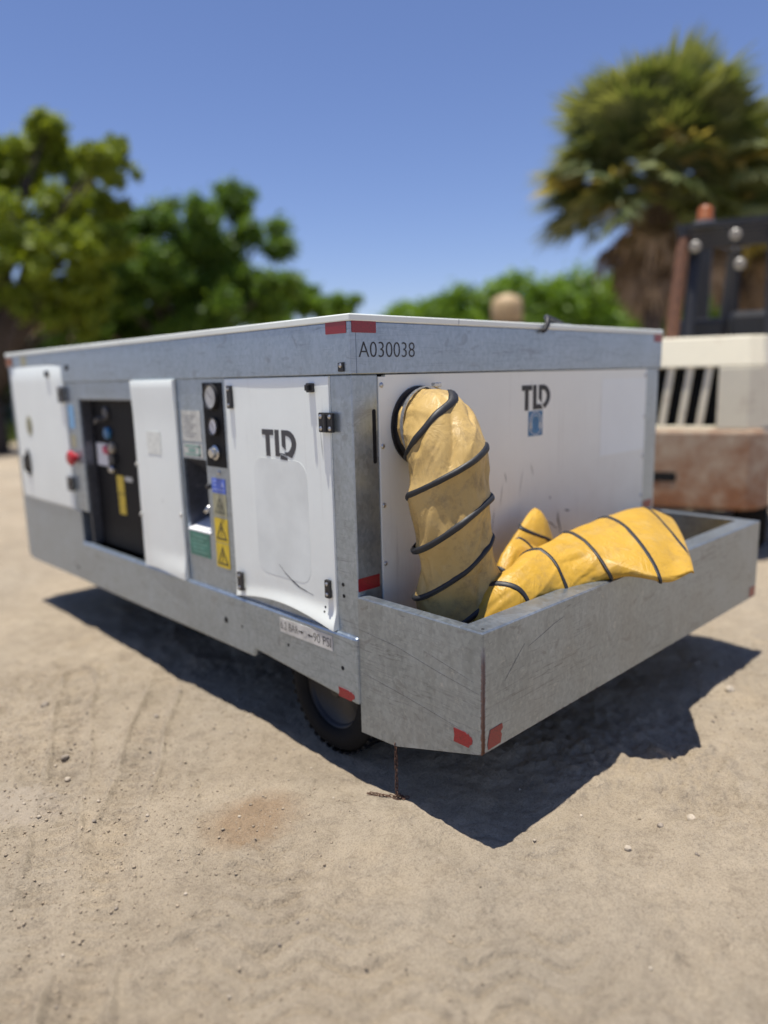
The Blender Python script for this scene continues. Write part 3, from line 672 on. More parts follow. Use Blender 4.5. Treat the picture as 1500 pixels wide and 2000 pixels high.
# hose outlet flange
ol = MB().lathe([(.137, 0), (.137, .007), (.126, .009), (.126, .030), (.120, .030), (.120, .0)], (.305, -.003, 1.228), (0, -1, 0), 48).build('outlet_flange', MBLK, T, smooth=False)
# ---- basket
BK = MB()
BD = -.531; BZ = .673
PL = [(-.0005, .189), (-.169, .197), (-.531, .301), (-.531, BZ), (-.0005, BZ)]
fside = (Vector((0, 0, 0)), Vector((0, 1, 0)), Vector((0, 0, 1)), Vector((-1, 0, 0)))
bx0, bx1 = -.004, 2.116
bp = MB().prism(PL, fside, -.001, .004).build('basket_end_panel', MGB, T, .0012)
b2 = MB().prism(PL, (Vector((bx1, 0, 0)), Vector((0, 1, 0)), Vector((0, 0, 1)), Vector((1, 0, 0))), -.005, 0).build('basket_end_panel', MGB, T, .0012)
bf = MB().box(.0012, bx1 - .0055, BD, BD + .005, .302, BZ).build('basket_front_panel', MGB, T, .0012)
fl_ = MB(); fl_.add([(.002, -.002, .195), (bx1 - .006, -.002, .195), (bx1 - .006, -.169, .203), (.002, -.169, .203), (.002, -.525, .306), (bx1 - .006, -.525, .306)], [(0, 1, 2, 3), (3, 2, 5, 4)])
fl_.build('basket_floor', MGB, T)
rims = MB(); rims.box(.0015, bx1 - .0055, BD + .0055, BD + .088, BZ - .006, BZ + .001).build('basket_rim', MGB, T, .002)
MB().box(.0015, .040, BD + .0885, -.002, BZ - .0062, BZ + .0008).build('basket_rim', MGB, T, .002)
MB().box(bx1 - .05, bx1 - .0055, BD + .0885, -.002, BZ - .0062, BZ + .0008).build('basket_rim', MGB, T, .002)
MB().lathe([(.005, 0), (.005, .0012)], (.030, -.505, BZ + .0005), (0, 0, 1), 12).build('drain_hole', MHOLE, T)
tape(FL(-.421, .308, -.004), .073, .044, bp, 1); tape(FR(.022, .309, BD), .082, .062, bf, 3); tape(FR(2.04, .309, BD), .066, .048, bf)
# scratches scored into the basket sheets
MSCR = plain('scored_zinc', (.20, .21, .22), .6, .3, scale=200, var=.4)
def scratch(P, fr, ww, parent):
    o_, u, v, n = fr; up_ = []; lo_ = []
    for i, (a, b_) in enumerate(P):
        t = i / (len(P) - 1); w_ = ww * (.25 + .75 * math.sin(PI * (.08 + .84 * t)))
        up_.append((a, b_ + w_)); lo_.append((a, b_ - w_))
    b_ = MB(); b_.prism(up_ + lo_[::-1], fr, .0002, .0005); return b_.build('scratch', MSCR, parent)
F_L = FL(0, 0, -.004); F_F = FR(0, 0, BD)
for P, ww in (([(.004, .563), (.18, .548), (.36, .512), (.52, .487)], .0011), ([(.30, .565), (.40, .542), (.50, .518)], .0009), ([(.015, .412), (.22, .388), (.48, .352)], .0012)): scratch(P, F_L, ww, bp)
for P, ww in (([(.10, .50), (.15, .545), (.20, .59)], .0012), ([(.22, .575), (.30, .595), (.36, .612), (.42, .622)], .0007)): scratch(P, F_F, ww, bf)
# ---- wheels and axle
def wheel(x, y, outer):
    s = -1 if outer < 0 else 1
    ax = (s, 0, 0); r = .243; o = (x, y, r - .004)
    ty = MB().lathe([(.150, -.085), (.19, -.095), (.225, -.088), (.240, -.062), (.243, -.03), (.243, .03), (.240, .062), (.225, .088), (.19, .095), (.150, .085), (.148, .0)], o, ax, 48)
    root = ty.build('wheel', MTYRE, T, smooth=True)
    tr = MB()
    for k in range(40):
        a = k * 2 * PI / 40; c_, s_ = math.cos(a), math.sin(a)
        for sx in (-1, 1):
            cx = x + s * sx * .052; cy = y + c_ * .243; cz = o[2] + s_ * .243
            t_ = Vector((0, -s_, c_)) * .009; n_ = Vector((0, c_, s_)) * .005; u_ = Vector((.030, 0, 0))
            P = Vector((cx, cy, cz))
            V = [P - u_ - t_ - n_, P + u_ - t_ - n_, P + u_ + t_ - n_, P - u_ + t_ - n_, P - u_ - t_ + n_, P + u_ - t_ + n_, P + u_ + t_ + n_, P - u_ + t_ + n_]
            tr.add(V, [(4, 5, 6, 7), (0, 1, 5, 4), (1, 2, 6, 5), (2, 3, 7, 6), (3, 0, 4, 7)])
    tr.build('tread', MTYRE, root, kind='stuff')
    rm = MB().lathe([(.152, .060), (.160, .074), (.152, .078), (.142, .066), (.132, .055), (.112, .020), (.100, .014), (.075, .026), (.052, .022), (.05, .0)], o, ax, 40).build('rim', MRIM, root, smooth=True)
    MB().lathe([(.036, .02), (.036, .058), (.030, .066), (.014, .066), (.010, .060)], o, ax, 20).build('hub_cap', plain('dull_hub', (.05, .046, .04), .5, .4), root)
    for k in range(5):
        a = k * 2 * PI / 5 + .3
        MB().lathe([(.010, .02), (.010, .040), (.006, .042)], (x, y + .062 * math.cos(a), o[2] + .062 * math.sin(a)), ax, 6).build('wheel_nut', MSTEEL, root)
wheel(.158, .255, -1); wheel(W - .158, .255, 1); wheel(.48, 1.75, -1); wheel(W - .48, 1.75, 1)
MB().tube([(.29, .255, .245), (W - .29, .255, .245)], .035, 12).build('axle', MUNDER, T); MB().tube([(.56, 1.75, .245), (W - .56, 1.75, .245)], .035, 12).build('axle', MUNDER, T)
for yy in (.255, 1.75):
    for xx in (.66, W - .66): MB().box(xx - .04, xx + .04, yy - .04, yy + .04, .24, .315).build('axle_mount', MUNDER, T)

# ---- cable hanging over the roof rim
cb = MB().tube([(1.75, .35, 1.612), (1.55, .22, 1.614), (1.38, .13, 1.615), (1.22, .06, 1.618), (1.10, .01, 1.622), (1.065, -.018, 1.612), (1.052, -.026, 1.590), (1.040, -.022, 1.568), (1.028, -.02, 1.562)], [.014, .014, .014, .014, .013, .012, .011, .010, .007], 10)
tag(cb.build('power_cable', MRUB, smooth=True), 'black rubber cable end curling over the rear edge of the trailer roof', 'cable')
st_ = MB().box(1.14, 1.32, .028, .062, 1.5965, 1.603)
tag(st_.build('strap', plain('grey_strap', (.20, .21, .23), .6), bevel=.002), 'short grey strap lying on the trailer roof beside the black cable', 'strap')

# ------------------------------------------------------------------ the yellow air hose
def cat(P, n):
    P = np.array(P, float); m_ = len(P); out = []
    for t in np.linspace(0, m_ - 1, n):
        i = min(int(t), m_ - 2); f = t - i
        p0, p1, p2, p3 = P[max(i - 1, 0)], P[i], P[i + 1], P[min(i + 2, m_ - 1)]
        out.append(.5 * (2 * p1 + (p2 - p0) * f + (2 * p0 - 5 * p1 + 4 * p2 - p3) * f * f + (3 * p1 - p0 - 3 * p2 + p3) * f ** 3))
    return np.array(out)
def sleeve(path, ab, wide, pitch, phase, hand, mat, parent, seed, n=220, m_=72, wr=.008, bulge=.05, rib_r=.0075, rib_range=(0, 1), powr=2., name='sleeve', ortho=1., tilt=0., creases=(), n_cr=0, cr_depth=.010, facet=0., nf=5, n_fine=30):
    P = cat(path, n); AB = cat(ab, n); Wd = cat(wide, n)
    S = np.concatenate([[0], np.cumsum(np.linalg.norm(np.diff(P, axis=0), axis=1))])
    Tn = np.gradient(P, axis=0); Tn /= np.linalg.norm(Tn, axis=1)[:, None]
    U = Wd - (Wd * Tn).sum(1)[:, None] * Tn * ortho; U /= np.linalg.norm(U, axis=1)[:, None]; Vv = np.cross(Tn, U); Vv /= np.linalg.norm(Vv, axis=1)[:, None]
    rc_ = random.Random(seed * 7 + 1); CR = list(creases)
    for _ in range(n_cr):
        CR.append((rc_.uniform(0, S[-1]), rc_.uniform(0, 2 * PI), rc_.gauss(0, .45), rc_.uniform(.05, .11), -cr_depth * rc_.uniform(.3, 1.) * (1 if rc_.random() < .7 else -.6), rc_.uniform(.012, .030)))
    for _ in range(n_fine):
        CR.append((rc_.uniform(0, S[-1]), rc_.uniform(0, 2 * PI), rc_.gauss(0, .5), rc_.uniform(.02, .07), -.0042 * rc_.uniform(.4, 1.), rc_.uniform(.004, .008)))
    th = np.arange(m_) * 2 * PI / m_
    def surf(s_i, theta, extra=0., smooth_=False):      # float index arrays
        i0 = np.clip(np.floor(s_i).astype(int), 0, n - 2); f = (s_i - i0)[..., None]
        lp = lambda A: A[i0] * (1 - f) + A[i0 + 1] * f
        p, u_, v_, ab_ = lp(P), lp(U), lp(Vv), lp(AB); s = (S[i0] * (1 - f[..., 0]) + S[i0 + 1] * f[..., 0])
        c, d = np.cos(theta), np.sin(theta)
        e = 2. / powr
        cc = np.sign(c) * np.abs(c) ** e; dd = np.sign(d) * np.abs(d) ** e
        fr = ((s + tilt * np.cos(theta)) / pitch - hand * theta / (2 * PI) - phase) % 1.
        seg = (s + tilt * np.cos(theta)) / pitch - hand * theta / (2 * PI) - phase
        ph_ = .5 * np.sin(s / pitch * 1.1 + seed) + .22 * np.sin(s / pitch * 2.6 + 2 * seed)
        pg = lambda k_, f_: math.cos(PI / k_) / np.cos(((theta - f_) % (2 * PI / k_)) - PI / k_)
        fc = 1 + facet * (.6 * (pg(nf, ph_) - .93) + .4 * (pg(nf + 2, -1.3 * ph_ + 1) - .96)) * 1.6
        bl_ = fc + bulge * (np.sin(PI * fr) ** .55 - .72)
        # folds: slanting creases and dents
        q1 = theta * 1.9 + s * 7; q2 = s * 11 - theta * .8
        rg = lambda v: .5 - np.sqrt(v * v * 4 + .004)
        tw = theta + .25 * np.sin(s * 23 + seed)
        per = lambda k_, off, fs: vnoise(k_ * np.cos(tw) * .5 + s * fs + off, k_ * np.sin(tw) * .5 - s * fs * .6 + off, seed)
        cr = .9 * per(2.2, 5, 3.) + .85 * rg(per(6., 11, 4.)) + .55 * rg(per(11., 23, 9.)) + .18 * per(24., 31, 25.)
        fade = np.sin(PI * fr) ** .5 * .8 + .2
        ds = np.zeros_like(s)
        for (s0, t0, an, ln_, dp, wd_) in CR:
            xx = ((theta - t0 + PI) % (2 * PI) - PI) * np.maximum(.5 * (ab_[..., 0] + ab_[..., 1]), .05); yy = s - s0
            l_ = yy * math.cos(an) + xx * math.sin(an); p_ = -yy * math.sin(an) + xx * math.cos(an)
            ds += dp * np.exp(-np.sqrt((p_ / wd_) ** 2 + .02)) * np.exp(-(l_ / ln_) ** 4)
        rr_ = bl_ + ((wr * cr + ds) * (fade if not smooth_ else .12)) / np.maximum(ab_[..., 0], .05) + extra / np.maximum(.5 * (ab_[..., 0] + ab_[..., 1]), .03)
        return p + u_ * (ab_[..., 0] * cc * rr_)[..., None] + v_ * (ab_[..., 1] * dd * rr_)[..., None]
    I, Tt = np.meshgrid(np.arange(n, dtype=float), th, indexing='ij')
    V = surf(I, Tt).reshape(-1, 3)
    ii = np.arange(n - 1)[:, None] * m_; jj = np.arange(m_)[None, :]
    Q = np.stack([ii + jj, ii + (jj + 1) % m_, ii + m_ + (jj + 1) % m_, ii + m_ + jj], -1).reshape(-1, 4)
    me = np_mesh(name, V, Q, mat); o = link(name, me, parent)
    # spiral wear strip
    turns = S[-1] / pitch
    k0_ = rib_range[0] * turns; k1_ = rib_range[1] * turns
    tt = np.linspace(k0_, k1_, int((k1_ - k0_) * 60)); 
    theta = hand * 2 * PI * (tt - phase); s_at = tt * pitch - tilt * np.cos(theta); s_i = np.interp(s_at, S, np.arange(n))
    rows = []
    for off, ht in ((-1., -.003), (-.75, .0035), (-.3, .0052), (.3, .0052), (.75, .0035), (1., -.003)):
        rows.append(surf(np.clip(np.interp(np.clip(s_at + off * rib_r, 0, S[-1]), S, np.arange(n)), 0, n - 1), theta, ht, True))
    V = np.stack(rows, 1); m2 = V.shape[0]; V = V.reshape(-1, 3); ii = np.arange(m2 - 1)[:, None] * 6; jj = np.arange(5)[None, :]
    Q = np.stack([ii + jj, ii + jj + 1, ii + 6 + jj + 1, ii + 6 + jj], -1).reshape(-1, 4)
    link('wear_strip', np_mesh('wear_strip', V, Q, MRUB), o)
    return o
HZ = thing('air_hose', 'yellow vinyl air hose with black spiral ribs hanging into the trailer basket', 'hose', (.30, -.2, .31))
h1 = sleeve([(.305, -.030, 1.228), (.304, -.065, 1.230), (.290, -.115, 1.218), (.262, -.172, 1.150), (.243, -.195, 1.05), (.232, -.205, .93), (.248, -.205, .80), (.268, -.210, .68), (.285, -.212, .56), (.30, -.21, .42)],
            [(.128, .128), (.130, .130), (.134, .128), (.140, .124), (.142, .118), (.143, .108), (.138, .102), (.158, .098), (.172, .106), (.165, .11)],
            [(1, 0, 0), (1, 0, 0), (1, -.1, 0), (.95, -.25, 0), (.9, -.4, 0), (.88, -.45, 0), (.85, -.5, 0), (.85, -.5, 0), (.85, -.5, 0), (.85, -.5, 0)],
            .160, .30, 1, MHOSE, HZ, 5, n=380, m_=190, wr=.0030, bulge=-.075, facet=.32, nf=5, rib_r=.0115, rib_range=(.045, 1), tilt=.045, n_cr=42, cr_depth=.010, n_fine=120,
            creases=[(.50, 3.3, .5, .10, -.045, .045), (.62, 2.7, -.5, .07, -.020, .02), (.20, 1.9, .15, .13, -.022, .022), (.36, 1.75, -.1, .12, -.018, .02), (.16, 2.7, .7, .06, -.022, .02), (.66, 1.25, .35, .09, -.020, .018), (.30, .55, -.3, .08, -.014, .016), (.47, .8, .2, .08, -.014, .016), (.10, 1.0, .5, .06, -.02, .02)])
cl = MB()
ring = [(.305 + .1335 * math.cos(a), -.052 - .004 * math.sin(a * 2), 1.228 + .1335 * math.sin(a)) for a in np.linspace(0, 2 * PI, 48, endpoint=False)]
V = []; 
for (x, y, z) in ring:
    d = Vector((x - .305, 0, z - 1.228)).normalized()
    V += [Vector((x, y + .007, z)), Vector((x, y - .007, z)), Vector((x, y - .007, z)) + d * .002, Vector((x, y + .007, z)) + d * .002]
F = []
for k in range(48):
    j = (k + 1) % 48
    F += [(4 * k + a, 4 * k + (a + 1) % 4, 4 * j + (a + 1) % 4, 4 * j + a) for a in range(4)]
clo = cl.add(V, F).build('hose_clamp', MSTEEL, HZ)
MB().box(.325, .357, -.066, -.046, 1.358, 1.374).build('clamp_screw', MSTEEL, clo, .003)
def sleeve_edges(E, b_, *a, **k):
    E = [(np.array(p), np.array(q)) for p, q in E]
    return sleeve([tuple((p + q) / 2) for p, q in E], [(np.linalg.norm(p - q) / 2, t) for (p, q), t in zip(E, b_)], [tuple((p - q) / np.linalg.norm(p - q)) for p, q in E], *a, ortho=0., **k)
# the loose end: it climbs out of the basket, widens flat and hangs over the front rim
sleeve_edges([((.36, -.25, .60), (.25, -.38, .46)), ((.432, -.28, .700), (.290, -.39, .56)), ((.549, -.26, .745), (.372, -.42, .605)), ((.761, -.26, .765), (.522, -.45, .640)), ((.975, -.28, .795), (.680, -.50, .685)), ((1.130, -.30, .815), (.730, -.57, .700)), ((1.255, -.33, .828), (.775, -.64, .690)), ((1.365, -.36, .808), (.850, -.69, .672)), ((1.430, -.40, .775), (.930, -.715, .688)), ((1.438, -.405, .768), (.945, -.720, .684))],
       [.10, .095, .088, .078, .068, .058, .050, .042, .030, .004], .205, .42, 1, MHOSE2, HZ, 15, n=260, m_=150, wr=.003, bulge=-.05, rib_r=.0095, rib_range=(.05, .97), powr=2.0, n_cr=26, cr_depth=.010, n_fine=70, tilt=.06, facet=.28, nf=5,
       creases=[(.62, 4.9, .3, .10, -.03, .03), (.75, 1.2, .9, .12, -.02, .02), (.45, 2.0, .2, .10, -.018, .02), (.95, 2.3, -.5, .12, -.016, .018)])
# the folded middle length: a flat peak against the panel with a second fold in front of it
sleeve_edges([((.47, -.16, .40), (.83, -.16, .36)), ((.5, -.16, .564), (.849, -.16, .481)), ((.543, -.15, .67), (.911, -.16, .617)), ((.648, -.13, .75), (.942, -.15, .704)), ((.767, -.11, .82), (.929, -.13, .78)), ((.857, -.09, .853), (.907, -.11, .836)), ((.881, -.09, .862), (.892, -.1, .858))],
       [.05, .05, .045, .04, .032, .02, .006], .17, .75, -1, MHOSE2, HZ, 25, n=150, m_=90, wr=.003, bulge=-.03, facet=.25, nf=4, rib_r=.007, rib_range=(.1, .9), n_cr=26, cr_depth=.012)
sleeve_edges([((.45, -.19, .60), (.46, -.24, .45)), ((.508, -.2, .734), (.487, -.24, .575)), ((.608, -.19, .795), (.595, -.24, .617)), ((.763, -.19, .738), (.713, -.25, .593)), ((.891, -.2, .681), (.802, -.26, .575)), ((.95, -.22, .60), (.88, -.27, .48))],
       [.03, .04, .04, .04, .035, .03], .19, .55, 1, MHOSE2, HZ, 27, n=130, m_=90, wr=.003, bulge=-.03, facet=.25, nf=4, rib_r=.007, rib_range=(.1, .95), n_cr=26, cr_depth=.012)
sleeve([(.45, -.26, .43), (.58, -.22, .50), (.72, -.2, .52), (.9, -.22, .50), (1.1, -.26, .43), (1.35, -.27, .40), (1.6, -.27, .36), (1.75, -.27, .34)],
       [(.13, .09), (.14, .09), (.15, .08), (.16, .08), (.17, .07), (.17, .06), (.17, .05), (.16, .02)],
       [(0, 1, 0)] * 8, .16, .1, 1, MHOSE2, HZ, 35, n=140, m_=48, wr=.01, rib_range=(.05, .95))

# ------------------------------------------------------------------ rusty chain
CH = thing('rusty_chain', 'thin rusty chain hanging from the basket corner down to the sand', 'chain', (0, -.166, 0))
def link_mesh():
    b_ = MB(); Lh, wd, r = .0075, .0048, .0017
    pts = [(wd * math.cos(a), 0, Lh * (1 if math.sin(a) >= 0 else -1) * .55 + wd * math.sin(a)) for a in np.linspace(0, 2 * PI, 14, endpoint=False)]
    b_.tube(pts, r, 6, closed=True); me = bpy.data.meshes.new('link'); me.from_pydata(b_.v, [], b_.f); me.materials.append(MRUST)
    me.polygons.foreach_set('use_smooth', [True] * len(me.polygons)); me.update(); return me
lm = link_mesh()
path = [Vector((-.002, -.166, z)) for z in np.arange(.200, .012, -.0135)]
gxy = [(-.004, -.160), (-.008, -.148), (-.015, -.138), (-.020, -.126), (-.024, -.113), (-.028, -.101), (-.031, -.090), (-.036, -.080), (-.040, -.071)]
gxy2 = [(.006, -.172), (.016, -.178), (.024, -.186), (.018, -.170), (.006, -.160), (.014, -.158)]
nodes = [(p, Vector((0, 0, -1))) for p in path]
pr = None
for (x, y) in gxy: nodes.append((Vector((x, y, gz(x, y) + .005)), Vector((-.25, .95, 0))))
for i, (x, y) in enumerate(gxy2): nodes.append((Vector((x, y, gz(x, y) + .005)), Vector((math.cos(i * 1.3), math.sin(i * 1.3), .1))))
for i, (p, d) in enumerate(nodes):
    o = bpy.data.objects.new('link', lm); C.objects.link(o); o.parent = CH; o.matrix_parent_inverse = Matrix.Translation(-CH.location)
    q_ = d.to_track_quat('Z', 'Y'); o.matrix_basis = Matrix.Translation(p) @ q_.to_matrix().to_4x4() @ Matrix.Rotation((i % 2) * PI / 2 + .3 * math.sin(i * 2.1), 4, 'Z')

# ------------------------------------------------------------------ stones and gravel
rng = np.random.RandomState(12)
def rock_verts(seed, sub=2):
    bm = bmesh.new(); bmesh.ops.create_icosphere(bm, subdivisions=sub, radius=1)
    r2 = np.random.RandomState(seed); cuts = [(Vector(r2.normal(size=3)).normalized(), r2.uniform(.55, .85)) for _ in range(9)]
    for v in bm.verts:
        for n_, d_ in cuts:
            e = v.co.dot(n_) - d_
            if e > 0: v.co -= n_ * e
        v.co.z *= .72; v.co.x *= 1.15
    vs_ = np.array([v.co[:] for v in bm.verts]); fs_ = [tuple(v.index for v in f.verts) for f in bm.faces]; bm.free(); return vs_, fs_
MST = plain('grey_stone', (.24, .20, .155), .85, scale=60, var=.25, bump=.4); MST2 = plain('pale_limestone', (.42, .355, .27), .9, scale=60, var=.15, bump=.4)
STONES = [(-.569, 1.457, .022, 0, 'largest dark grey stone on the sand at the far left'), (-.252, 1.047, .013, 0, 'dark squarish stone on the sand near the trailer shadow edge'),
          (-.660, .989, .016, 0, 'brown angular stone between the tyre tracks and the largest grey stone'), (-.715, .831, .011, 1, 'pale pebble just below the brown angular stone'),
          (.30, -.838, .012, 1, 'pale pebble just outside the shadow tip of the basket'), (.593, -.901, .015, 1, 'pale flat stone on the lit sand right of the shadow'),
          (.474, -.856, .010, 0, 'small dark pebble beside the pale flat stone right of the shadow'), (1.62, -.62, .022, 1, 'pale stone near the right edge of the sand'),
          (-.14, .0, .006, 1, 'tiny pale pebble near the brown stain on the sand')]
for i, (x, y, r, k, lab) in enumerate(STONES):
    v_, f_ = rock_verts(i + 3); v_ = v_ * r; me = bpy.data.meshes.new('stone'); me.from_pydata((v_ + [x, y, gz(x, y) + r * .35]).tolist(), [], f_); me.materials.append((MST, MST2)[k]); me.update()
    tag(link('stone', me), lab, 'stone', 'loose stones on the sand')
def scatter(name, label, n_, rmin, rmax, mat, seed, area):
    r2 = np.random.RandomState(seed); base = [rock_verts(50 + k, 1) for k in range(6)]; VV = []; FF = []; off = 0
    x = r2.uniform(area[0], area[1], n_ * 4); y = r2.uniform(area[2], area[3], n_ * 4)
    dens = fbm(x, y, 1.1, 3, 17) * 2.2 + .42; keep = r2.rand(n_ * 4) < np.clip(dens, .04, 1); x, y = x[keep][:n_], y[keep][:n_]
    z = ground_h(x, y) - .006
    for i in range(len(x)):
        v_, f_ = base[i % 6]; r = rmin + (rmax - rmin) * r2.rand() ** 4.5; a = r2.rand() * 2 * PI
        c_, s_ = math.cos(a), math.sin(a); p = v_ * r; p = np.stack([p[:, 0] * c_ - p[:, 1] * s_, p[:, 0] * s_ + p[:, 1] * c_, p[:, 2]], 1) + [x[i], y[i], z[i] + r * .25]
        VV.append(p); FF.append(np.array(f_) + off); off += len(v_)
    me = np_mesh(name, np.concatenate(VV), np.concatenate(FF), mat, False); o = link(name, me, kind='stuff'); tag(o, label, 'gravel'); return o
scatter('gravel', 'pale crumbs of gravel scattered over the sand', 1300, .0012, .0085, MST2, 1, (-1.6, 3.0, -1.5, 3.0))
MCLOD = plain('dirt_clod', (.33, .265, .185), .95, scale=80, var=.3, bump=.5)
scatter('dirt_clods', 'small crumbs of dry dirt scattered over the sand', 16000, .0014, .0065, MCLOD, 3, (-1.5, 2.4, -1.4, 2.4))['category'] = 'dirt'
scatter('gravel', 'brownish grit scattered over the sand', 1600, .0012, .008, MST, 2, (-1.6, 3.0, -1.5, 3.0))

# ------------------------------------------------------------------ trees
MBARK = plain('bark', (.06, .045, .035), .9, scale=12, var=.3, bump=.6)
def leaf_cloud(centres, radii, n_, size, seed, flat=.8):
    r2 = np.random.RandomState(seed); cen = np.array(centres); rad = np.array(radii)
    wgt = rad ** 2; k = r2.choice(len(cen), n_, p=wgt / wgt.sum())
    d = r2.normal(size=(n_, 3)); d /= np.linalg.norm(d, axis=1)[:, None]
    P = cen[k] + d * (rad[k] * np.abs(r2.normal(.62, .36, n_)))[:, None] * np.array([1, 1, flat])
    nrm = d * .6 + r2.normal(size=(n_, 3)) * .7 + [0, 0, .35]; nrm /= np.linalg.norm(nrm, axis=1)[:, None]
    t = r2.normal(size=(n_, 3)); t -= (t * nrm).sum(1)[:, None] * nrm; t /= np.linalg.norm(t, axis=1)[:, None]; b_ = np.cross(nrm, t)
    s = size * (.6 + .8 * r2.rand(n_))[:, None]
    V = np.stack([P - t * s, P - b_ * s * .42, P + t * s, P + b_ * s * .42], 1).reshape(-1, 3)
    Q = np.arange(n_ * 4).reshape(-1, 4); return V, Q
def leafy_tree(name, label, base, top_pts, n_, size, mat, seed, trunk_r=.16, group=None, cat_='tree', clump=(15, .46)):
    r2 = np.random.RandomState(seed)
    root = thing(name, label, cat_, base, group); bx_, by_, bz_ = base
    cen, rad = [], []
    for (x, y, z, r) in top_pts:
        for k in range(clump[0]):
            d = r2.normal(size=3); d /= np.linalg.norm(d); d[2] *= .8
            cen.append(np.array([x, y, z]) + d * r * r2.uniform(.45, 1.0)); rad.append(r * clump[1] * r2.uniform(.6, 1.05))
    V, Q = leaf_cloud(cen, rad, n_, size, seed + 1)
    V[:, 2] = np.maximum(V[:, 2], bz_ + .05)
    me = np_mesh('crown', V, Q, mat, False); link('crown', me, root)
    tb = MB(); mz = min(p[2] for p in top_pts); fork = Vector((bx_, by_, bz_ + max(.6, (mz - bz_) * .5)))
    tb.tube([Vector(base) - Vector((0, 0, .1)), Vector(base) + Vector((.03, .02, .4)), fork], [trunk_r * 1.3, trunk_r, trunk_r * .8], 12)
    for (x, y, z, r) in top_pts:
        e = Vector((x, y, z)); mid_ = fork.lerp(e, .5) + Vector((0, 0, .12 * (e - fork).length))
        tb.tube([fork - Vector((0, 0, .2)), mid_, e], [trunk_r * .55, trunk_r * .35, trunk_r * .1], 8)
    tb.build('trunk', MBARK, root, smooth=True); return root
ML1 = leafmat('leaves_yellow_green', (.10, .155, .014), (.27, .335, .035), .42)
ML2 = leafmat('leaves_green', (.045, .11, .015), (.165, .27, .04), .40)
ML3 = leafmat('leaves_fresh_green', (.09, .18, .018), (.21, .34, .04), .42)
ML4 = leafmat('leaves_shade_tone', (.02, .05, .01), (.06, .11, .02), .3)  # leaf colour darkened to carry the shade under the trees
leafy_tree('broadleaf_tree', 'tall yellow green tree at the far left, nearest of the broadleaf trees', (3.2, 14.7, 0),
    [(4.57, 14.46, 6.18, .5), (4.43, 15.36, 5.86, .65), (4.99, 12.73, 5.6, .44), (4.63, 13.75, 4.9, .61), (3.72, 14.06, 4.46, .7), (4.55, 13.01, 4.01, .64), (3.84, 13.84, 3.58, .7), (5.36, 13.16, 4.9, .41), (4.77, 13.47, 3.31, .62), (3.47, 15.56, 5.06, .84), (3.06, 15.29, 3.79, .83), (4.57, 13.98, 6.36, .4), (4.39, 14.45, 5.96, .51), (5.15, 14.38, 5.68, .53), (5.51, 12.92, 5.92, .28), (5.58, 13.05, 5.48, .36), (5.03, 12.94, 4.05, .5), (4.2, 14.2, 3.0, .7), (4.9, 14.0, 2.7, .6)], 60000, .072, ML1, 101, .20)
leafy_tree('broadleaf_tree', 'large dark green tree right of the yellow green tree, highest behind the trailer', (8.4, 16.2, 0),
    [(9.46, 15.35, 5.88, .68), (8.0, 15.17, 5.12, .81), (10.19, 14.79, 4.94, .73), (7.58, 17.01, 5.36, .79), (9.11, 15.22, 4.26, .98), (7.74, 16.16, 4.02, 1.04), (9.79, 13.67, 3.65, .57), (7.21, 17.5, 3.48, .94), (8.68, 14.91, 3.08, .9), (7.75, 15.6, 2.72, .77), (6.2, 18.0, 3.0, .85), (7.1, 17.3, 2.6, .85), (8.0, 17.0, 2.6, .85), (6.9, 18.1, 3.5, .8), (7.2, 15.6, 4.9, .6), (6.7, 15.2, 4.3, .65), (7.3, 15.0, 4.0, .7), (6.3, 15.6, 3.5, .7), (8.56, 15.46, 3.56, .59), (9.86, 15.41, 3.76, .61), (9.24, 15.55, 3.21, .74), (10.26, 14.93, 3.21, .55), (8.03, 15.77, 3.24, .65)], 105000, .080, ML2, 102, .22)
leafy_tree('broadleaf_tree', 'low spreading green tree with a side branch, just left of the trailer roof corner', (13.0, 17.2, 0),
    [(13.34, 17.05, 3.74, .68), (14.05, 16.66, 3.5, .59), (12.1, 17.54, 3.34, .79), (14.4, 15.95, 3.77, .26), (13.27, 17.99, 4.13, .49)], 30000, .085, ML3, 103, .14)
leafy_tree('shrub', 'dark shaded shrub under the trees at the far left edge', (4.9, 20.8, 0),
    [(5.05, 21.29, 2.16, 1.3), (5.7, 19.63, 1.83, .98), (4.91, 21.73, 3.31, 1.16), (6.66, 19.17, 2.09, .85), (4.73, 20.66, .89, .85), (3.9, 21.6, 1.3, 1.2), (3.6, 22.3, 2.6, 1.2)], 14000, .13, ML4, 104, .10, cat_='shrub')
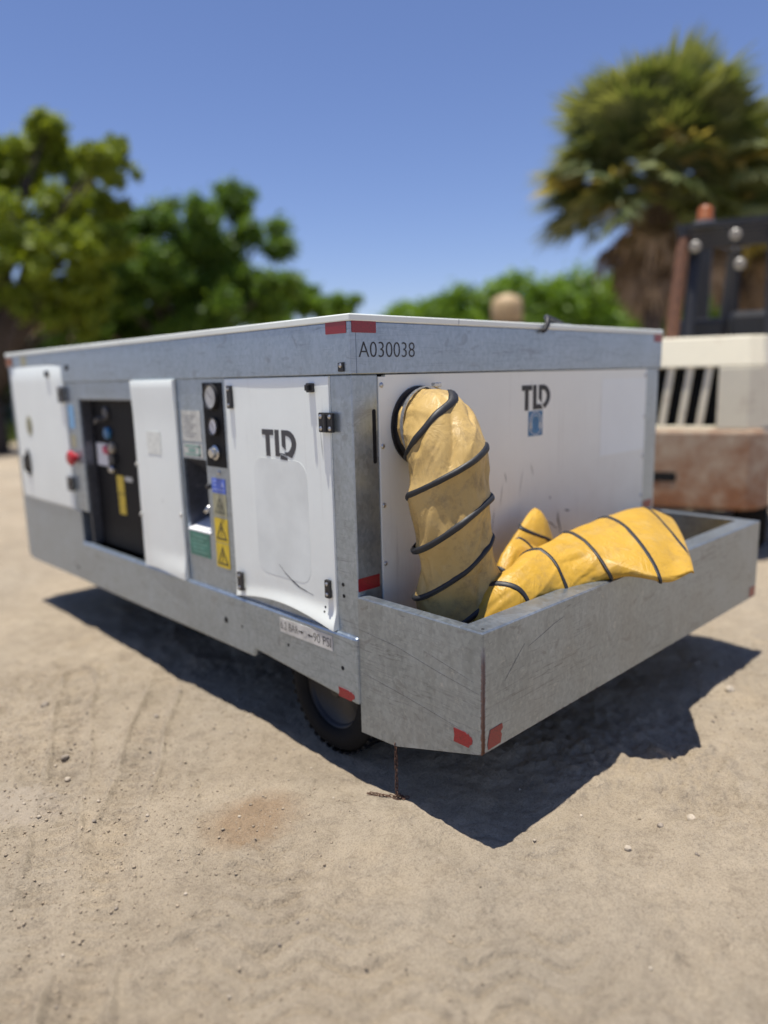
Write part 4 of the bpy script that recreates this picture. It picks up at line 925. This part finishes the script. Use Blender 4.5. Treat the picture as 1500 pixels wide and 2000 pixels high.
for lab, base, pts, sd_ in (
    ('leftmost green bush of the row behind the trailer roof', (19.1, 17.0, 0), [(18.15, 17.24, 3.2, .75), (19.63, 17.32, 3.3, .85), (19.49, 15.96, 3.3, .85), (19.0, 16.8, 2.0, 1.1)], 111),
    ('green bush of the row behind the tan tank', (21.5, 15.1, 0), [(21.08, 16.04, 3.6, .95), (21.16, 14.7, 3.6, 1.0), (22.5, 14.5, 3.55, .95), (21.5, 15.0, 2.1, 1.3)], 112),
    ('green bush of the row just left of the palm trunk', (23.3, 12.9, 0), [(22.13, 13.17, 3.6, 1.0), (23.85, 13.16, 3.75, 1.05), (24.03, 12.22, 3.75, 1.05), (23.3, 12.9, 2.1, 1.4)], 113),
    ('rightmost green bush of the row, behind the forklift guard', (26.4, 10.6, 0), [(25.38, 11.91, 3.8, 1.12), (26.34, 11.16, 3.68, 1.12), (27.14, 10.15, 3.64, 1.15), (27.23, 9.24, 3.38, 1.13), (26.5, 10.6, 2.1, 1.6)], 114)):
    leafy_tree('bush', lab, base, [(x, y, z + .05, q_ * 1.4) for x, y, z, q_ in pts], 26000, .12, ML3, sd_, .12, 'row of bushes behind the trailer', 'bush')

# palms ------------------------------------------------------------------
MFR = leafmat('palm_green', (.085, .12, .042), (.23, .26, .115), .30)
MFY = leafmat('palm_yellow', (.36, .32, .12), (.52, .44, .18), .3)
MFD = leafmat('palm_dead', (.13, .09, .06), (.34, .25, .17), .15)
MSTUB = plain('palm_trunk_bark', (.09, .065, .048), .9, scale=9, var=.35, bump=.7)
def frond_mesh(seed, mat, fold=.0, droop=.35, nl=24):
    r2 = random.Random(seed); b_ = MB(); Lp = 1.05 + .1 * r2.random()
    pts = [Vector((t * Lp, 0, -.10 * t * t)) for t in (0, .35, .7, 1)]
    b_.tube(pts, [.022, .017, .013, .010], 5)
    o = pts[-1]
    for k in range(nl):
        a = (k / (nl - 1) - .5) * 2 * R_(118) * (1 - fold * .5)
        ln = (.92 - .25 * abs(a) / R_(118)) * r2.uniform(.88, 1.05)
        d = Vector((math.cos(a), math.sin(a), .06 + .25 * abs(math.sin(a)) * (.4 + fold))).normalized(); s_ = Vector((-math.sin(a), math.cos(a), 0))
        w0 = .02; w1 = .046
        m1 = o + d * ln * .55; m1.z -= droop * .08; tip = o + d * ln; tip.z -= droop * r2.uniform(.25, .75)
        b_.add([o - s_ * w0 * .4, o + s_ * w0 * .4, m1 + s_ * w1, m1 - s_ * w1, tip], [(0, 1, 2, 3), (3, 2, 4)])
    me = bpy.data.meshes.new('frond'); me.from_pydata(b_.v, [], b_.f); me.materials.append(mat); me.update(); return me
FG = [frond_mesh(k, MFR, .3 + .2 * k, .35 + .1 * k) for k in range(3)]; FY = [frond_mesh(7, MFY, .6, .6)]; FD = [frond_mesh(20 + k, MFD, .9, .7 + .1 * k, 18) for k in range(2)]
def palm(label, base, crown, n_g, n_d, scale, seed, lean=(0, 0)):
    r2 = random.Random(seed); root = thing('palm_tree', label, 'palm tree', base, 'palm trees'); c0 = Vector(crown)
    tb = MB(); p0 = Vector(base); prof = []
    pts = [p0.lerp(c0, t) - Vector((0, 0, .15 if t == 0 else 0)) for t in np.linspace(0, 1, 14)]
    tb.tube(pts, [.24 if i == 0 else (.17 + .012 * (i % 2)) for i in range(14)], 14)
    for i in range(26):     # old leaf boots under the crown
        a = i * 2.4; z = -.15 - .045 * i; d = Vector((math.cos(a), math.sin(a), 0)); P = c0 + Vector((0, 0, z)) + d * .14
        s_ = Vector((-math.sin(a), math.cos(a), 0)) * .05
        tb.add([P - s_, P + s_, P + d * .14 + Vector((0, 0, .22)) + s_ * .5, P + d * .14 + Vector((0, 0, .22)) - s_ * .5], [(0, 1, 2, 3)])
    tb.build('trunk', MSTUB, root)
    def put(me, az, el, sc_, roll, off):
        o = bpy.data.objects.new('frond', me); C.objects.link(o); o.parent = root
        mt = Matrix.Translation(c0 - p0 + off) @ Matrix.Rotation(az, 4, 'Z') @ Matrix.Rotation(-el, 4, 'Y') @ Matrix.Rotation(roll, 4, 'X') @ Matrix.Scale(sc_, 4)
        o.matrix_basis = mt
    for i in range(n_g):
        t = (i + .5) / n_g; el = R_(80 - 98 * t ** .8) + r2.uniform(-.14, .14)
        put(FY[0] if (t > .55 and r2.random() < .16) else FG[i % 3], i * 2.39996 + r2.uniform(-.2, .2), el, scale * (.96 + .08 * min(1, t * 3)) * (r2.uniform(.88, 1.10) if i % 3 else r2.uniform(.5, .8)), r2.uniform(-.5, .5), Vector((0, 0, -.25 * t)))
    for i in range(n_d):
        t = (i + .5) / n_d; el = R_(-30 - 58 * t ** .6) + r2.uniform(-.12, .12)
        put(FD[i % 2], i * 2.39996 + 1 + r2.uniform(-.2, .2), el, scale * r2.uniform(.66, .92), r2.uniform(-.7, .7), Vector((0, 0, -.30 - .35 * t)))
palm('tall fan palm with a shaggy brown skirt, left of the two palms', (11.15, 4.55, 0), (11.62, 4.74, 4.72), 165, 56, 1.14, 5)
palm('fan palm at the right edge of the picture, behind the forklift guard', (14.2, 3.95, 0), (14.35, 4.0, 4.35), 110, 70, .98, 9)

# tan tank far behind the roof --------------------------------------------
tk = thing('water_tank', 'tan round topped tank standing in front of the bushes beyond the roof', 'tank', (15.25, 10.75, 0))
MTAN = plain('tan_plastic', (.50, .36, .20), .6)
MB().lathe([(.40, 2.72), (.42, 2.76), (.42, 3.25), (.38, 3.36), (.26, 3.44), (.12, 3.48), (.10, 3.50)], (15.25, 10.75, 0), (0, 0, 1), 28).build('tank_body', MTAN, tk, smooth=True)
for a in range(4):
    cx_, cy_ = 15.25 + .32 * math.cos(a * PI / 2 + .6), 10.75 + .32 * math.sin(a * PI / 2 + .6)
    MB().box(cx_ - .04, cx_ + .04, cy_ - .04, cy_ + .04, 0, 2.60).build('leg', MUNDER, tk)
MB().lathe([(.46, 2.60), (.46, 2.715)], (15.25, 10.75, 0), (0, 0, 1), 20).build('platform', plain('dark_timber', (.06, .05, .045), .8), tk)

# small house behind the left trees ----------------------------------------
hs = thing('house', 'pale blue house with a dark red roof half hidden behind the left trees', 'house', (8.6, 27.0, 0))
fr_h = MB().box(6.2, 8.9, 26.2, 29.5, 0, 3.0).build('wall', plain('pale_blue_wall', (.42, .50, .62), .7), hs)
fr_h2 = MB().box(8.901, 11.5, 26.4, 29.5, 0, 3.0).build('wall', plain('brick_wall', (.20, .07, .045), .85, scale=14, var=.3), hs)
rf = MB(); rf.add([(5.9, 25.9, 3.0), (11.8, 25.9, 3.0), (11.8, 29.8, 3.0), (5.9, 29.8, 3.0), (6.5, 27.85, 4.0), (11.2, 27.85, 4.0)], [(0, 3, 2, 1), (0, 1, 5, 4), (1, 2, 5), (2, 3, 4, 5), (3, 0, 4)])
rf.build('roof', plain('dark_red_roof', (.16, .06, .045), .8, scale=10), hs)
for x in (6.8, 9.8):
    wn = MB().box(x, x + 1.0, 26.14 if x < 8 else 26.34, 26.2 if x < 8 else 26.4, 1.0, 2.2).build('window', MWHT, hs)
    MB().box(x + .08, x + .92, 26.12 if x < 8 else 26.32, 26.139 if x < 8 else 26.339, 1.08, 2.12).build('pane', plain('window_glass', (.03, .04, .05), .1), wn)

# grass strip under the trees -----------------------------------------------
r2 = np.random.RandomState(77); n_ = 26000
gx_ = r2.uniform(-14, 32, n_); gy_ = 17.8 + r2.uniform(0, 1, n_) ** 1.4 * 9 - .35 * (gx_ - 3) * (gx_ > 3) * .55; ok = ~((gx_ > 6) & (gx_ < 11.6) & (gy_ > 26)); gx_, gy_ = gx_[ok], gy_[ok]; n_ = len(gx_)
a_ = r2.uniform(0, 2 * PI, n_); hh = r2.uniform(.12, .38, n_); wd_ = r2.uniform(.02, .05, n_); lx, ly = r2.normal(0, .08, n_), r2.normal(0, .08, n_)
P0 = np.stack([gx_ - np.cos(a_) * wd_, gy_ - np.sin(a_) * wd_, np.zeros(n_) - .02], 1); P1 = np.stack([gx_ + np.cos(a_) * wd_, gy_ + np.sin(a_) * wd_, np.zeros(n_) - .02], 1); P2 = np.stack([gx_ + lx, gy_ + ly, hh], 1)
me = np_mesh('grass', np.stack([P0, P1, P2], 1).reshape(-1, 3), np.arange(n_ * 3).reshape(-1, 3), leafmat('grass_blades', (.05, .09, .015), (.13, .17, .035), .3), False)
tag(link('grass', me, kind='stuff'), 'rough green grass growing under the far trees', 'grass')

# ------------------------------------------------------------------ forklift
FK = thing('forklift', 'old cream forklift with a rusty counterweight parked behind the trailer', 'forklift', (4.3, .75, 0))
FO = Vector((3.90, .15, 0)); FA = Vector((-.354, .935, 0)).normalized(); FB = Vector((.935, .354, 0)).normalized(); UZ = Vector((0, 0, 1))
MCREAM = rusty('cream_forklift_paint', (.87, .80, .60), .10, 3.)
MRUSTY = rusty('rusty_counterweight', (.52, .43, .31), .50, 6.5, .35, 1.1)
MFB = plain('forklift_black', (.018, .018, .02), .45)
MFRUST = plain('rust_brown_tube', (.13, .055, .028), .85, var=.3)
def fk_plan(poly, z0, z1, taper=0., shift=.06):
    b_ = MB(); c_ = Vector((sum(p[0] for p in poly) / len(poly), sum(p[1] for p in poly) / len(poly)))
    n = len(poly); V = []
    for z, k in ((z0, 1.), (z1, 1. - taper)):
        for p in poly: V.append(FO + FA * (c_.x + (p[0] - c_.x) * k) + FB * (p[1] if k == 1 else p[1] + (shift if p[1] < c_.y else 0)) + UZ * z)
    F = [tuple(range(n))[::-1], tuple(range(n, 2 * n))] + [(i, (i + 1) % n, (i + 1) % n + n, i + n) for i in range(n)]
    bm = bmesh.new(); vv = [bm.verts.new(v) for v in V]
    for f in F: bm.faces.new([vv[i] for i in f])
    bmesh.ops.recalc_face_normals(bm, faces=bm.faces); bm.verts.index_update()
    b_.add([v.co for v in bm.verts], [tuple(v.index for v in f.verts) for f in bm.faces]); bm.free(); return b_
def fk_box(a0, a1, b0, b1, z0, z1): return fk_plan([(a0, b0), (a1, b0), (a1, b1), (a0, b1)], z0, z1)
WF = 1.16
cw = fk_plan([(-.13, .85), (-.13, .22), (-.06, .06), (.03, 0), (WF - .03, 0), (WF + .06, .06), (WF + .13, .22), (WF + .13, .85)], .38, .965).build('counterweight', MRUSTY, FK, .03)
for a0 in (.50,): fk_box(a0, a0 + .26, -.004, .05, .575, .645).build('tow_slot', MHOLE, cw)
# upper shell in pieces round the grille opening
ga0, ga1, gz0, gz1 = .25, WF - .25, .985, 1.405
up = MB()
for poly, z0, z1 in (([(-.11, .85), (-.11, .24), (-.04, .08), (.05, .02), (ga0, .02), (ga0, .85)], .966, gz1), ([(ga1, .85), (ga1, .02), (WF - .05, .02), (WF + .04, .08), (WF + .11, .24), (WF + .11, .85)], .966, gz1),
                     ([(-.11, .85), (-.11, .24), (-.04, .08), (.05, .02), (WF - .05, .02), (WF + .04, .08), (WF + .11, .24), (WF + .11, .85)], gz1 + .001, 1.62), ([(ga0 + .001, .85), (ga0 + .001, .03), (ga1 - .001, .03), (ga1 - .001, .85)], .966, gz0)):
    q_ = fk_plan(poly, z0, z1, .03 if z1 > 1.5 else 0., .055); up.add(q_.v, q_.f)
ub = up.build('rear_hood', MCREAM, FK, .025)
fk_box(ga0 + .002, ga1 - .002, .12, .14, gz0, gz1).build('grille_void', MHOLE, ub)
for k in range(5):
    a = ga0 + .055 + k * .128
    b_ = MB(); V = []
    for z, sh in ((gz0 - .01, .035), (gz1 + .01, -.02)):
        for da, db in ((0, .035), (.05, .035), (.05, .09), (0, .09)): V.append(FO + FA * (a + da + sh) + FB * db + UZ * z)
    b_.add(V, [(3, 2, 1, 0), (4, 5, 6, 7), (0, 1, 5, 4), (1, 2, 6, 5), (2, 3, 7, 6), (3, 0, 4, 7)]); b_.build('grille_bar', MCREAM, ub, .006)
fk_box(-.11, WF + .11, .86, 2.15, .55, 1.25).build('body', MCREAM, FK, .03)
fk_box(.25, WF - .2, 1.05, 1.55, 1.252, 1.42).build('seat', MFB, FK, .04); fk_box(.25, .60, .95, 1.06, 1.43, 1.80).build('seat_back', MFB, FK, .04)
def fk_tube(pts, r, nm, mat, n=8, parent=None): return MB().tube([FO + FA * a + FB * b_ + UZ * z for a, b_, z in pts], r, n).build(nm, mat, parent or FK)
fk_tube([(.60, .30, 1.58), (.56, .55, 2.38)], .05, 'guard_leg', MFRUST); fk_tube([(.50, .42, 1.58), (.47, .60, 2.34)], .045, 'exhaust_pipe', MFB)
fk_tube([(-.08, .30, 1.58), (-.06, .55, 2.38)], .05, 'guard_leg', MFB); fk_tube([(.30, 1.75, 1.2), (.22, 1.55, 2.40)], .045, 'guard_leg', plain('grey_black', (.05, .052, .058), .5)); fk_tube([(-.16, 1.75, 1.2), (-.18, 1.55, 2.40)], .05, 'guard_leg', MFB)
fk_box(-.14, -.08, .5, 1.75, 2.385, 2.44).build('guard_roof_rail', MFB, FK); fk_box(.54, .60, .5, 1.75, 2.385, 2.44).build('guard_roof_rail', MFB, FK)
for k in range(7): fk_box(-.18, .62, .5 + k * .18, .56 + k * .18, 2.442, 2.475).build('guard_roof_bar', MFB, FK)
bc = MB().lathe([(.06, 0), (.06, .025), (.055, .03), (.055, .09), (.04, .11), (.02, .12)], FO + FA * .42 + FB * .62 + UZ * 2.50, (0, 0, 1), 20).build('beacon', MORG, FK, smooth=True)
MB().lathe([(.08, 0), (.08, .026)], FO + FA * .42 + FB * .62 + UZ * 2.474, (0, 0, 1), 16).build('beacon_base', plain('beacon_base_grey', (.35, .33, .31), .5), bc)
for a, z in ((.47, 2.30), (.16, 2.15), (.20, 2.36)):
    lp = MB().lathe([(.035, 0), (.048, .05), (.048, .07)], FO + FA * a + FB * .52 + UZ * z, -FB, 18).build('work_light', MFB, FK)
    MB().lathe([(.042, .0705), (.03, .08), (.01, .083)], FO + FA * a + FB * .52 + UZ * z, -FB, 18).build('lens', plain('lamp_lens', (.30, .27, .22), .35), lp)
for a in (-.20, .42):
    fk_box(a, a + .13, 2.30, 2.42, .12, 2.85).build('mast_rail', MFB, FK)
for z in (.6, 1.4, 2.6): fk_box(-.07, .42, 2.33, 2.40, z, z + .2).build('mast_crossbar', MFB, FK)
fk_tube([(.20, 2.36, .3), (.20, 2.36, 2.5)], .05, 'lift_cylinder', MFB); fk_tube([(.10, 1.6, 1.25), (.10, 1.5, 1.72)], .03, 'steering_column', MFB)
fk_box(-.12, .22, 1.0, 1.6, 1.25, 1.85).build('side_console', MFB, FK, .05)
for a in (.12, WF - .24): fk_box(a, a + .12, 2.43, 3.5, .05, .10).build('fork', MFB, FK)
fk_box(.1, WF - .1, 2.425, 2.47, .101, .55).build('fork_carriage', MFB, FK)
for a, b_, r in ((-.02, .62, .30), (WF + .02, .62, .30), (-.06, 1.95, .36), (WF + .06, 1.95, .36)):
    p = FO + FA * a + FB * b_ + UZ * r; s_ = -1 if a < .5 else 1
    ty = MB().lathe([(r * .55, -.11), (r * .9, -.12), (r, -.09), (r, .09), (r * .9, .12), (r * .55, .11)], p, FA * s_, 32).build('wheel', MTYRE, FK, smooth=True)
    MB().lathe([(r * .56, .06), (r * .5, .10), (r * .3, .05), (r * .15, .09)], p, FA * s_, 24).build('rim', MCREAM, ty)
